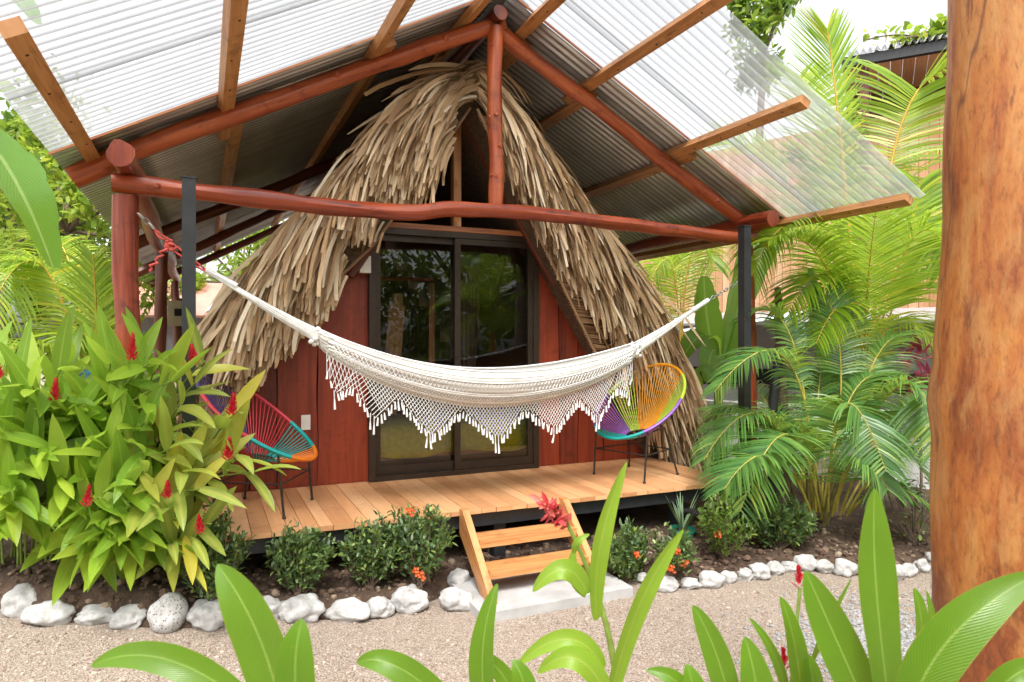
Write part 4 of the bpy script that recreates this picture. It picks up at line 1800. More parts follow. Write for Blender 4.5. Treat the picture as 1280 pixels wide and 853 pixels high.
# pot with a spiky plant under the deck edge
p = zg(at(853, 684, Y=4.36)) - UP * .05
pot = thing('flower_pot', 'small green plastic pot half hidden beside the deck', 'pot', p)
mb = MB()
mb.tube([p, p + UP * .13], [.075, .095], 18, False)
mb.tube([p + UP * .11, p + UP * .135], [.1, .102], 18, False)
mb.build('tub', MT['greenpot'], pot)
mb = MB()
mb.tube([p + UP * .10, p + UP * .105], [.09, .09], 18)
mb.build('potting_soil', MT['clod'], pot)
b = p + UP * .105
sp = thing('spiky_plant', 'spiky grey-green plant with narrow upright blades in the green pot', 'plant', b)
mb = MB()
for k in range(22):
    a = U(0, 6.28)
    mb.leaf(b + rv(.012), V((math.cos(a) * .5, math.sin(a) * .5, 1)), V((-math.cos(a), -math.sin(a), .4)), U(.22, .40), .024, U(.0, .6), 6, .45, lambda t: max(.03, (1 - t) ** .7))
mb.build('blades', MT['agave'], sp)


# ------------------------------------------------------------------ palms
def frond(lf, st, P, n, L, W, start=.2, lift=.15, droop=.7, r=.012, fwd=.75, hang=0.0):
    m = len(P) - 1
    st.tube(P, [r * (1 - .8 * i / m) for i in range(m + 1)], 6)
    for k in range(n):
        f = start + (1 - start) * (k + .5) / n
        i = min(m - 1, int(f * m))
        p = P[i].lerp(P[i + 1], f * m - i)
        tg = (P[i + 1] - P[i]).normalized()
        sd = tg.cross(UP)
        sd = sd.normalized() if sd.length > .15 else RGT.copy()
        if hang == 0 and abs(tg.z) > .85:
            sd = RGT.lerp(sd, .3).normalized()
        nn = sd.cross(tg)
        if nn.z < 0:
            nn = -nn
        g = (f - start) / (1 - start)
        ln = L * max(.25, math.sin(math.pi * (.16 + .74 * g)) ** .8) * U(.88, 1.08)
        for s in (-1, 1):
            d = (sd * s + tg * (.30 + fwd * g) + nn * (lift + U(-.08, .08)) + rv(.06)).normalized()
            q = p.copy()
            pts = [q.copy()]
            dd = d.copy()
            for j in range(4):
                q = q + dd * (ln / 4)
                pts.append(q.copy())
                dd = (dd + V((0, 0, -droop / 4 * (1 + .4 * j)))).normalized()
            wv = d.cross(nn).normalized()
            tilt = (wv + nn * s * U(.1, .5)).normalized()
            lf.ribbon(pts, [W * .55, W, W * .9, W * .6, W * .08], tilt)


def px_path(pts, n=16):
    q = [at(*p) for p in pts]
    if len(q) == 3:
        c = q[1] * 2 - (q[0] + q[2]) * .5
        return bez(q[0], c, q[2], n)
    out = []
    for i in range(len(q) - 1):
        pa, pb, pc, pd = q[max(i - 1, 0)], q[i], q[i + 1], q[min(i + 2, len(q) - 1)]
        for k in range(6):
            t = k / 6
            out.append(.5 * ((2 * pb) + (pc - pa) * t + (2 * pa - 5 * pb + 4 * pc - pd) * t * t + (3 * pb - pa - 3 * pc + pd) * t ** 3))
    return out + [q[-1]]


def palm(name, label, cat, base, stems, fronds, mat, group=None, trunk='ystem'):
    t = thing(name, label, cat, base, group)
    tr = MB()
    for pts, r in stems:
        m_ = len(pts)
        tr.tube(pts, [r * (1.1 - .35 * i / (m_ - 1)) for i in range(m_)], 9, True, .12, U(0, 9))
    tr.build('trunk', MT[trunk], t)
    for kw in fronds:
        lf, st = MB(), MB()
        frond(lf, st, **kw)
        f = lf.build('frond', MT[mat], t)
        st.build('rachis', MT['rachis' if mat == 'areca' else 'ystem'], f)
    return t


NM, LM, WM = 1.15, 1.12, .72
# feather palm clump by the right deck corner
B0 = zg(at(1015, 668, z=0.0))
FR = []


def F(pts, n=46, L=.42, W=.024, **k):
    d = dict(P=px_path(pts), n=int(n * NM), L=L * LM, W=W * WM)
    d.update(k)
    FR.append(d)


F([(1025, 640, 5.5), (984, 543, 5.25), (925, 640, 4.95)], 56, .50, .028, start=.18, droop=.35, fwd=.5)
F([(1035, 640, 5.5), (1055, 506, 5.2), (1108, 590, 4.95)], 50, .42, .026, start=.28, droop=.6, fwd=.5)
F([(1045, 630, 5.6), (1122, 484, 5.2), (1178, 560, 5.0)], 56, .48, .026, start=.25, droop=.7, fwd=.5)
F([(1020, 640, 5.6), (985, 452, 5.4), (893, 490, 5.2)], 54, .38, .024, start=.35, droop=.7, fwd=.5)
F([(1015, 640, 5.8), (990, 425, 5.9), (928, 400, 5.9)], 46, .34, .022, start=.45, droop=.45)
F([(1040, 645, 5.5), (1070, 575, 5.2), (1110, 612, 5.0)], 40, .38, .024, start=.2, droop=.7)
F([(1050, 645, 5.6), (1100, 560, 5.4), (1162, 600, 5.2)], 46, .40, .024, start=.2, droop=.6)
F([(1010, 640, 5.6), (955, 520, 5.5), (880, 575, 5.3)], 50, .40, .024, start=.25, droop=.6)
F([(1015, 645, 5.4), (965, 570, 5.2), (905, 612, 5.0)], 50, .42, .026, start=.2, droop=.45)
F([(1040, 640, 5.8), (1050, 440, 6.0), (1020, 360, 6.1)], 46, .36, .022, start=.4, droop=.45)
F([(1045, 640, 5.8), (1085, 470, 6.0), (1130, 420, 6.0)], 46, .38, .022, start=.4, droop=.7)
F([(1030, 640, 5.7), (1000, 540, 5.6), (960, 560, 5.5)], 44, .38, .024, start=.25, droop=.6)
F([(1055, 640, 5.8), (1130, 520, 5.9), (1178, 500, 5.9)], 46, .38, .024, start=.3, droop=.7)
F([(1060, 640, 5.7), (1120, 560, 5.7), (1170, 545, 5.6)], 46, .40, .024, start=.2, droop=.6)
F([(1058, 645, 5.5), (1110, 610, 5.3), (1165, 640, 5.2)], 40, .36, .024, start=.2, droop=.6)
F([(1040, 640, 5.9), (1065, 500, 6.1), (1100, 470, 6.2)], 46, .40, .022, start=.35, droop=.5)
for k in range(9):
    a = U(-.4, 3.5)
    tip = V((B0.x + math.cos(a) * U(.5, 1.1), B0.y + math.sin(a) * U(.4, 1.0), U(.5, 1.5)))
    FR.append(dict(P=bez(B0 + rv(.08) + UP * .1, B0.lerp(tip, .4) + UP * U(.6, 1.0), tip, 16), n=50, L=.42, W=.016, start=.3, droop=.8))
stems = []
for k in range(11):
    a = U(0, 6.28)
    b = B0 + V((math.cos(a) * .12, math.sin(a) * .1, -.05))
    stems.append(([b, b + V((math.cos(a) * .08, math.sin(a) * .06, .35)), b + V((math.cos(a) * .17, math.sin(a) * .12, U(.5, .85)))], U(.012, .02)))
palm('feather_palm', 'spreading clump of dark green feather palm at the right deck corner', 'palm', B0, stems, FR, 'areca', trunk='astem')

# tall yellow-green palm behind it
NM, LM, WM = .9, 1.15, .68
FR = []
B1 = at(1092, 600, t=6.7)
B1.z = GZ
F([(1082, 480, 6.6), (1084, 370, 6.2), (1096, 258, 5.6)], 64, .66, .034, start=.12, droop=.35, lift=.08)
F([(1080, 480, 6.7), (1062, 290, 6.6), (1046, 130, 6.5), (1034, 36, 6.4)], 74, .62, .034, start=.40, droop=.05, lift=.25, r=.02, fwd=1.0)
F([(1086, 480, 6.7), (1108, 240, 6.7), (1140, 125, 6.6), (1190, 78, 6.5)], 76, .74, .034, start=.35, droop=.55, r=.018)
F([(1078, 470, 6.6), (1010, 290, 6.3), (940, 345, 6.0)], 64, .56, .03, start=.25, droop=.8)
F([(1074, 470, 6.8), (985, 235, 7.0), (885, 185, 7.2)], 64, .62, .034, start=.35, droop=.4)
F([(1088, 470, 6.6), (1140, 300, 6.2), (1195, 335, 6.0)], 60, .6, .034, start=.2, droop=.6)
F([(1085, 470, 6.8), (1130, 230, 7.2), (1215, 190, 7.4)], 60, .6, .034, start=.3, droop=.6)
F([(1082, 470, 6.8), (1040, 250, 7.2), (990, 200, 7.4)], 60, .55, .034, start=.35, droop=.4)
F([(1084, 480, 6.5), (1060, 385, 6.2), (1020, 430, 5.9)], 46, .45, .03, start=.2, droop=.8)
F([(1088, 480, 6.7), (1120, 400, 6.8), (1175, 440, 6.8)], 50, .5, .03, start=.2, droop=.8)
F([(1082, 480, 6.9), (1055, 330, 7.0), (1010, 262, 7.0)], 60, .6, .034, start=.3, droop=.5)
F([(1078, 480, 6.5), (1030, 330, 6.1), (962, 300, 5.8)], 60, .5, .034, start=.3, droop=.7)
F([(1080, 480, 6.6), (1040, 350, 6.3), (985, 390, 6.0)], 56, .5, .034, start=.25, droop=.8)
F([(1088, 480, 6.7), (1130, 330, 6.5), (1150, 230, 6.4)], 64, .62, .034, start=.3, droop=.5)
F([(1080, 480, 7.0), (1030, 200, 7.3), (1000, 95, 7.5)], 64, .6, .034, start=.4, droop=.3)
F([(1086, 480, 6.9), (1115, 330, 7.0), (1160, 262, 7.0)], 60, .6, .034, start=.3, droop=.5)
tp = palm('yellow_palm', 'tall yellow-green palm with orange leaf stalks behind the clear roof edge', 'palm', B1,
          [([B1 - UP * .1, B1 + V((-.02, 0, .6)), at(1084, 480, 6.7)], .07)], FR, 'coco')
mb = MB()
P = px_path([(1034, 475, 6.2), (1022, 410, 6.2), (1012, 335, 6.2)])
mb.blade(P, .2, -FWD, .5, lambda t: math.sin(math.pi * min(1, t * .9 + .06)) ** .8)
mb.build('spear_leaf', MT['banana'], tp)

# palm behind the hut, right
FR = []
B2 = at(850, 470, t=9.2)
B2.z = GZ
F([(850, 440, 9.0), (838, 330, 8.8), (808, 365, 8.6)], 50, .6, .03, start=.2, droop=.8)
F([(852, 440, 9.0), (865, 315, 8.8), (895, 335, 8.6)], 50, .6, .03, start=.2, droop=.9)
F([(850, 440, 9.0), (850, 340, 9.2), (842, 300, 9.4)], 50, .6, .03, start=.2, droop=.5)
F([(850, 440, 9.0), (820, 380, 9.0), (800, 420, 9.0)], 50, .5, .03, start=.2, droop=.9)
palm('garden_palm', 'green palm showing between the thatch and the right red post', 'palm', B2, [([B2, at(850, 440, 9.0)], .06)], FR, 'coco')

# coconut palm on the left
FR = []
B3 = at(112, 640, t=6.4)
B3.z = GZ
F([(112, 505, 6.2), (120, 420, 5.9), (116, 318, 5.6)], 58, .46, .03, start=.1, droop=.35, lift=.05, r=.018)
F([(120, 505, 6.3), (140, 400, 6.0), (136, 330, 5.8)], 50, .40, .028, start=.15, droop=.5, lift=.05)
F([(108, 505, 6.2), (50, 330, 6.0), (-25, 420, 5.7)], 60, .52, .03, start=.2, droop=1.0)
F([(108, 505, 6.3), (70, 360, 6.2), (35, 330, 6.2)], 56, .5, .03, start=.25, droop=.7)
F([(106, 510, 6.1), (40, 430, 5.8), (-20, 490, 5.5)], 56, .5, .03, start=.2, droop=1.0)
F([(112, 505, 6.4), (90, 340, 6.8), (60, 300, 7.0)], 56, .5, .03, start=.25, droop=.7)
F([(114, 505, 6.3), (90, 420, 6.0), (70, 450, 5.8)], 46, .45, .028, start=.2, droop=.9)
palm('coconut_palm', 'young yellow-green coconut palm left of the left red post', 'palm', B3,
     [([B3 - UP * .1, B3 + UP * .5, at(112, 500, 6.3)], .075)], FR, 'coco')


# ------------------------------------------------------------------ banana plants
def banana(label, base, h, leaves, stemr=.07):
    t = thing('banana_plant', label, 'banana plant', base)
    mb = MB()
    top = V((base.x, base.y, base.z + h))
    mb.tube([base - UP * .1, base.lerp(top, .5), top], [stemr * 1.2, stemr, stemr * .6], 12, True, .1)
    mb.build('trunk', MT['stem'], t)
    for pts, w, nrm in leaves:
        P = px_path(pts, 18)
        mb = MB()
        mb.tube(bez(top - UP * .2, top.lerp(P[0], .5) + UP * .12, P[0], 6) + P[1:6], .014, 6)
        mb.blade(P, w, nrm, .3, lambda t: max(.03, math.sin(math.pi * min(1, .05 + t * .93)) ** .55) * (1 - .10 * (int(t * 17) % 4 == 2)), .12)
        mb.build('leaf', MT['banana'], t)


bb = at(-60, 700, t=4.7)
bb.z = GZ
banana('banana plant with a long split leaf hanging in at the upper left edge', bb, 2.2,
       [([(-60, 130, 4.4), (6, 205, 4.1), (66, 335, 3.9)], .36, V((.5, -.5, .5))),
        ([(-60, 100, 4.6), (-20, -10, 4.6), (45, 30, 4.5)], .34, V((.1, -.3, 1))),
        ([(-65, 140, 4.5), (-10, 110, 4.8), (50, 170, 5.0)], .36, V((0, -.2, 1))),
        ([(-70, 130, 4.3), (-120, 40, 4.0), (-170, 120, 3.8)], .36, V((0, -.2, 1)))])
bb = at(898, 520, t=8.0)
bb.z = GZ
banana('banana plant with broad upright leaves behind the right red post', bb, 1.2,
       [([(895, 455, 7.9), (884, 400, 7.8), (880, 345, 7.7)], .34, -FWD),
        ([(905, 450, 7.9), (925, 370, 7.7), (928, 300, 7.6)], .38, -FWD + RGT * .4),
        ([(898, 450, 7.9), (878, 420, 7.6), (850, 455, 7.4)], .3, UP - FWD * .5),
        ([(900, 450, 7.9), (890, 440, 7.4), (884, 478, 7.2)], .3, UP * .3 - FWD),
        ([(905, 445, 8.0), (950, 320, 8.2), (985, 300, 8.4)], .4, UP - FWD * .6)])
bb = at(868, 560, t=7.2)
bb.z = GZ
banana('small banana shoot with one leaf bending beside the thatch foot', bb, .5,
       [([(866, 520, 7.1), (878, 462, 7.0), (900, 500, 6.9)], .17, UP - FWD * .5)], .03)

# crimson-leaved plant
bb = at(1152, 560, t=7.0)
bb.z = GZ
cp = thing('crimson_plant', 'crimson-leaved plant showing beside the big trunk on the right', 'plant', bb)
mb = MB()
mb.tube([bb, at(1150, 470, 7.0)], .015, 6)
mb.build('stem', MT['bark'], cp)
mb = MB()
for k in range(46):
    p = at(1148 + U(-16, 16), 470 + U(-40, 25), 7.0 + U(-.15, .15))
    mb.leaf(p, rv(1) + UP * .4, UP + rv(.5), .26, .05, .8, 5, .3)
mb.build('foliage', MT['cordyline'], cp)
# dry twiggy plant at the far right of the bed
bb = zg(at(1142, 690, z=0))
tw = thing('bare_shrub', 'bare twiggy shrub with a few dry leaves left of the big trunk', 'shrub', bb)
mb = MB()
for k in range(14):
    a = U(0, 6.28)
    q = bb + V((math.cos(a) * U(.1, .4), math.sin(a) * .2, U(.15, .5)))
    mb.tube(bez(bb, bb.lerp(q, .5) + rv(.08), q, 6), [.006, .005, .005, .004, .004, .003, .002], 5)
mb.build('twigs', MT['bark'], tw)
mb = MB()
for k in range(90):
    mb.leaf(bb + V((U(-.35, .35), U(-.2, .2), U(.05, .5))), rv(1), UP + rv(.4), .07, .025, .8, 3, .2)
mb.build('foliage', MT['shrub'], tw)


# ------------------------------------------------------------------ trees
def tree(label, base, h, crown, rad, n, leaf, mat, clumps=26, tr=.12, cat='tree', name='tree', group='trees around the garden'):
    base, crown = V(base), V(crown)
    t = thing(name, label, cat, base, group)
    mb, lf = MB(), MB()
    mb.tube(bez(base - UP * .2, base.lerp(crown, .5) + rv(.2), crown - UP * rad[2] * .3, 8), [tr * (1.2 - .08 * i) for i in range(9)], 10, True, .15)
    cl = []
    for k in range(clumps):
        d = V((rnd.gauss(0, 1), rnd.gauss(0, 1), rnd.gauss(0, 1))).normalized() * U(.45, 1) ** .7
        c = crown + V((d.x * rad[0], d.y * rad[1], d.z * rad[2]))
        cl.append((c, U(.18, .36) * (rad[0] + rad[2]) / 2))
        mb.tube(bez(crown - UP * rad[2] * .35, crown.lerp(c, .5) + rv(.15), c, 5), [tr * .35 * (1 - .15 * i) for i in range(6)], 6)
    for k in range(n):
        c, r = rnd.choice(cl)
        o = V((rnd.gauss(0, .5), rnd.gauss(0, .5), rnd.gauss(0, .42))) * r
        s = leaf * U(.6, 1.3)
        lf.leaf(c + o, rv(1) + V((0, 0, -.2)), UP + rv(.8), s, s * .5, .3, 2, .15)
    mb.build('trunk', MT['bark'], t)
    lf.build('crown', MT[mat], t)


def tree_at(label, px, py, tt, rad, n, leaf, mat, **k):
    c = at(px, py, tt)
    tree(label, (c.x + U(-.3, .3), c.y + U(-.3, .3), GZ), c.z, c, rad, n, leaf, mat, **k)


tree_at('light yellow-green tree seen under the left roof edge', 85, 255, 11, (1.6, 1.4, 1.3), 5200, .16, 'treelight')
tree_at('broad-leaved green tree behind the left banana leaf', 20, 225, 13, (2.2, 2, 1.7), 5200, .18, 'tree')
tree_at('dark bushy tree far left behind the coconut palm', -60, 350, 14, (2.4, 2, 2.2), 4200, .2, 'tree')
tree_at('low bushy yellow-green tree behind the left red post', 130, 330, 12.5, (1.6, 1.4, 1.1), 3600, .16, 'treelight')
tree_at('pale green tree showing between thatch and roof at the left rear', 305, 335, 19, (2.6, 2, 1.6), 4000, .2, 'treelight')
tree_at('green tree rising above the right roof edge against the sky', 955, 42, 16, (.8, .8, 1.4), 2200, .19, 'tree', clumps=14)
tree_at('dense green tree behind the hut on the right', 800, 380, 17, (2.6, 2, 2), 4200, .2, 'tree')
tree_at('leafy tree filling the gap at the far right behind the palms', 1165, 420, 11.5, (1.2, 1, 1.3), 2600, .18, 'tree')

# trees standing behind the photographer, mirrored in the door glass
for lab, x, y, z, r, m in (('dark tree behind the photographer mirrored in the door glass', 6.5, -5.5, 3.2, 2.6, 'tree'),
                           ('broad tree across the gravel path mirrored in the left pane', 2.0, -6.5, 3.0, 2.8, 'tree'),
                           ('leafy tree across the path mirrored low in the glass', 9.5, -3.5, 2.6, 2.4, 'tree'),
                           ('tall tree left behind the photographer', -3.0, -6.0, 3.2, 2.6, 'tree')):
    tree(lab, (x, y, GZ), z, (x, y, z), (r, r * .8, r), 5000, .24, m, clumps=40, tr=.16)

FR = []
NM, LM, WM = 1, 1, 1
B4 = V((4.55, .55, GZ))
top = V((4.5, .6, 1.75))
for dx, dy, dz in ((-.9, .3, .5), (-.6, .5, 1.1), (.2, .7, 1.2), (-.9, -.4, .4), (.6, -.5, 1.0), (-.3, -.8, .7), (-.75, .2, -.1), (.9, .2, .5), (-.2, .8, .1)):
    tip = top + V((dx, dy, dz))
    FR.append(dict(P=bez(top, top + V((dx * .4, dy * .4, abs(dz) + .5)), tip, 16), n=44, L=.5, W=.026, start=.2, droop=.6))
palm('garden_palm', 'palm beside the gravel path, out of sight right, mirrored in the glass door', 'palm', B4, [([B4, B4.lerp(top, .5), top], .07)], FR, 'coco')
tree('thick trunked tree beside the path mirrored in the right glass pane', (5.5, -.2, GZ), 5.2, (5.6, -.2, 5.2), (1.5, 1.5, 1.0), 2500, .2, 'tree', tr=.3)

# big stripped trunk close on the right
p = at(1316, 500, t=1.62)
mb = MB()
pts, rr = [], []
for i in range(40):
    z = GZ - .1 + 3.6 * i / 39
    f = (z - EYE)
    pts.append(V((p.x + .012 * f + .008 * math.sin(z * 2.3), p.y + .01 * math.sin(z * 1.7), z)))
    rr.append(.232 - .014 * f + .012 * math.exp(-((z - 1.5) / .05) ** 2))
mb.tube(pts, rr, 40, True, .05, 3.3)
o = thing('bare_tree', 'x', 'tree', (p.x, p.y, GZ))
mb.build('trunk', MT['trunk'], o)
tag(o, 'thick stripped orange-brown tree trunk standing close at the right edge', 'tree')


# ------------------------------------------------------------------ foreground ginger plants
def fg(label, stem, leaves, extra=None, mat='broad', mul=1.0):
    base = at(stem[0][0], stem[0][1], stem[0][2])
    base.z = GZ
    t = thing('ginger_plant', label, 'ginger plant', base, 'broad-leaved ginger plants in the foreground')
    mb = MB()
    P = px_path(stem, 12)
    mb.tube([base] + [base.lerp(P[0], .5)] + P, [.012, .012] + [.010 - .005 * i / (len(P) - 1) for i in range(len(P))], 8)
    mb.build('stem', MT['stem'], t)
    for pts, w, tl, fold in leaves:
        P = px_path(pts, 22)
        tm = pts[1][2]
        nrm = (-FWD * 1.0 + UP * .45 + RGT * tl).normalized()
        mb = MB()
        mb.blade(P, w * .76 / FPX * tm, nrm, fold, lambda t: max(.02, math.sin(math.pi * min(1, (.03 + t * .965) ** .8)) ** .58), .09)
        o = mb.build('leaf', MT[mat], t)
        sub = o.modifiers.new('smooth', 'SUBSURF')
        sub.levels = sub.render_levels = 1
    return t


def L_(a, b, c, w, t, tl=0.0, fold=.22):
    return ([(a[0], a[1], t), (b[0], b[1], t - .02), (c[0], c[1], t - .01)], w, tl, fold)


fg('foreground ginger at bottom left with one broad leaf and two partly cropped leaves', [(345, 960, 1.25), (348, 925, 1.25), (350, 890, 1.22)],
   [L_((356, 905), (325, 795), (272, 706), 92, 1.2, -.2, .3), L_((376, 905), (369, 835), (378, 774), 66, 1.15, .2),
    L_((330, 900), (215, 826), (114, 833), 54, 1.2, 0, .3)])
c_ = fg('foreground red ginger in the middle with a drooping coral flower head', [(782, 930, 1.78), (762, 800, 1.76), (738, 720, 1.75), (708, 652, 1.74)],
        [L_((745, 775), (750, 680), (783, 578), 36, 1.74, .5, .35), L_((762, 880), (795, 765), (854, 662), 40, 1.7, .6, .3),
         L_((734, 742), (705, 712), (666, 740), 36, 1.72, -.2, .3), L_((754, 835), (708, 799), (645, 834), 34, 1.7, 0, .3),
         L_((762, 880), (722, 824), (672, 842), 40, 1.68, 0, .3), L_((718, 692), (722, 678), (737, 668), 14, 1.72, .2),
         L_((732, 745), (715, 715), (720, 684), 22, 1.76, .3, .3)], mat='ginger')
mb = MB()
tip = at(708, 655, 1.74)
ax = (at(672, 622, 1.70) - tip).normalized()
for k in range(64):
    f = rnd.random()
    q = tip + ax * (.088 * f) + rv(.012)
    d = (rv(1) + ax * .5 + V((0, 0, -.1))).normalized()
    mb.leaf(q, d, ax + rv(.4), U(.022, .038), U(.012, .018), U(-.3, .5), 3, .5)
mb.build('flower', MT['pinkpetal'], c_)
fg('foreground ginger shoot between the left and the flowering one, leaves bottom centre', [(600, 960, 1.6), (606, 930, 1.6), (610, 900, 1.6)],
   [L_((612, 905), (604, 815), (622, 730), 46, 1.6, -.3, .4), L_((585, 910), (505, 838), (446, 829), 48, 1.5, 0, .3),
    L_((640, 905), (632, 850), (588, 812), 34, 1.65, .2, .3), L_((650, 905), (655, 860), (640, 825), 44, 1.55, .2, .3)])
c_ = fg('foreground ginger at bottom right with tall upright leaves before the trunk', [(1108, 960, 1.42), (1108, 930, 1.42), (1106, 900, 1.42)],
        [L_((1114, 905), (1094, 740), (1093, 611), 80, 1.36, .25, .22), L_((1092, 905), (1045, 800), (1007, 714), 70, 1.38, -.3, .25),
         L_((1135, 905), (1185, 800), (1300, 716), 86, 1.26, -.2, .3), L_((1146, 900), (1152, 800), (1142, 735), 36, 1.48, .2, .3),
         L_((1168, 900), (1168, 810), (1158, 738), 20, 1.5, .2, .3), L_((1070, 905), (1075, 840), (1050, 790), 40, 1.48, -.2, .3),
         L_((1225, 910), (1260, 850), (1310, 835), 50, 1.2, -.2, .3)])
c_ = fg('foreground ginger with narrow leaves and red buds left of the tallest leaf', [(975, 960, 1.5), (978, 920, 1.5), (985, 880, 1.5)],
        [L_((918, 905), (896, 820), (866, 757), 46, 1.45, -.3, .25), L_((945, 910), (945, 860), (931, 796), 62, 1.42, -.1, .3),
         L_((1002, 905), (994, 815), (975, 746), 42, 1.5, .3, .3), L_((985, 880), (968, 820), (936, 772), 18, 1.52, -.2, .3),
         L_((845, 915), (850, 860), (808, 838), 36, 1.45, 0, .3), L_((872, 910), (868, 870), (858, 830), 48, 1.42, .2, .3),
         L_((1010, 840), (1030, 790), (1065, 722), 12, 1.6, .3, .3), L_((1000, 905), (1015, 860), (1005, 815), 40, 1.5, .3, .3)])
for px, py in ((1000, 735), (981, 838)):
    mb = MB()
    b = at(px, py, 1.55)
    spike(mb, b, UP + V((-.1, 0, 0)), .04, .008, 12, .022, .012)
    mb.build('bud', MT['petal'], c_)
    mb = MB()
    mb.tube([at(985, 900, 1.55), b], .004, 6)
    mb.build('flower_stalk', MT['stem'], c_)

# ================================================================== BACKGROUND BUILDINGS
P0, P1 = at(800, 300, 13.5), at(1230, 300, 9.6)
P0.z = P1.z = 0
w_ = (P1 - P0)
wl = w_.length
wd = w_.normalized()
wn = wd.cross(UP)
if wn.dot(FWD) > 0:
    wn = -wn
h1 = thing('wooden_house', 'house with upright orange wood siding behind the right-hand palms', 'house', ((P0 + P1) / 2))
mb = MB()
x = 0
while x < wl:
    a = P0 + wd * (x + .065) + UP * 3.55
    mb.obox(a, wd * .064, wn * (.02 + U(0, .006)), UP * 1.5)
    x += .135
mb.build('siding_wall', MT['siding'], h1, False)
mb = MB()
mb.obox((P0 + P1) / 2 + UP * 1.0 - wn * .3, wd * wl / 2, wn * .1, UP * 1.05)
mb.build('lower_wall', MT['greywall'], h1, False)
mb = MB()
mb.obox((P0 + P1) / 2 + UP * 2.0 + wn * .45, wd * wl / 2, (wn * .6 - UP * .12), (UP * .6 + wn * .12) * .03)
mb.build('lean_to_roof', MT['silver'], h1, False)
mb = MB()
mb.obox((P0 + P1) / 2 + UP * .95 - wn * .18, wd * wl * .5, wn * .015, UP * .16)
mb.build('dark_opening', MT['darkvoid'], h1, False)
mb = MB()
q0, q1 = at(850, 416, 10.2), at(975, 398, 9.8)
mb.tube([q0, q1, q1 + V((.05, -.05, .02)), q1 + V((.25, -.1, 0))], .05, 10)
mb.tube([q1 + V((.25, -.1, 0)), q1 + V((.3, -.12, -.4))], .075, 10)
mb.build('downpipe', MT['silver'], h1)

e0, e1 = at(1052, 72, 10.2), at(1420, 10, 8.6)
e0.z = e1.z = 5.75
ed = (e1 - e0).normalized()
en = ed.cross(UP)
if en.dot(FWD) < 0:
    en = -en
h2 = thing('balcony_house', 'tall dark house with corrugated roof and black gutter at the upper right', 'house', ((e0 + e1) / 2 + en * 2) * 1.0)
el = (e1 - e0).length
mb = MB()
cols, vs = int(el / .09 * 6), []
for j in range(4):
    for i in range(cols + 1):
        d = el * i / cols
        vs.append(e0 + ed * d + en * (-.12 + 3.5 * j / 3) + UP * (.10 + .035 * math.sin(d / .09 * 6.283) + .35 * 3.5 * j / 3))
mb.add(vs, [(j * (cols + 1) + i, j * (cols + 1) + i + 1, (j + 1) * (cols + 1) + i + 1, (j + 1) * (cols + 1) + i) for j in range(3) for i in range(cols)])
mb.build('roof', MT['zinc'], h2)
mb = MB()
mb.obox((e0 + e1) / 2, ed * el / 2, en * .05, UP * .07)
mb.build('gutter', MT['blackmetal'], h2, False)
mb = MB()
x = .0
while x < el:
    mb.obox(e0 + ed * (x + .08) + en * .75 - UP * .05, ed * .078, UP * .01, en * .672)
    x += .16
mb.build('soffit', MT['siding'], h2, False)
mb = MB()
x = .0
while x < el:
    mb.obox(e0 + ed * (x + .09) + en * 1.45 - UP * 3.0, ed * .088, en * .02, UP * 2.99)
    x += .18
mb.build('wall', MT['inside'], h2, False)
mb = MB()
c = (e0 + e1) / 2 + en * 1.9 - UP * 3.0
mb.obox(c, ed * el / 2, en * .35, UP * 2.85)
mb.build('inner_wall', MT['darkvoid'], h2, False)
for d in (.3, 1.9):
    mb = MB()
    mb.obox(e0 + ed * d + en * .2 - UP * 2.95, ed * .06, en * .06, UP * 2.85)
    mb.build('balcony_post', MT['darklog'], h2, False)

vn = thing('climbing_vine', 'yellow-green vine trailing over the corrugated roof at the upper right', 'vine', e0 + ed * .8 + UP * .3)
mb, st = MB(), MB()
for k in range(9):
    a = e0 + ed * 1.3 + en * 1.0 + UP * .42
    q = a + ed * U(-1.1, 1.3) + en * U(-.7, .4) + UP * U(-.12, .25)
    P = bez(a, (a + q) / 2 + UP * .2, q, 8)
    st.tube(P, .012, 5)
    for j in range(45):
        p = rnd.choice(P) + rv(.13)
        mb.leaf(p, rv(1) + UP * .1, UP + rv(.7), .14, .09, .4, 3, .2)
st.build('stem', MT['bark'], vn)
mb.build('foliage', MT['treelight'], vn)

q0, q1 = at(845, 500, 8.9), at(1300, 560, 6.6)
q0.z = q1.z = 0
fd = (q1 - q0)
fw = thing('white_wall', 'low white plastered garden wall behind the right-hand palms', 'wall', (q0 + q1) / 2)
mb = MB()
mb.obox((q0 + q1) / 2 + UP * .36, fd / 2 * 1.0, fd.normalized().cross(UP) * .06, UP * .46)
mb.build('wall_body', MT['white'], fw, False)
mb = MB()
mb.obox((q0 + q1) / 2 + UP * .845, fd / 2 * 1.0, fd.normalized().cross(UP) * .085, UP * .022)
mb.build('coping', MT['white'], fw, False)

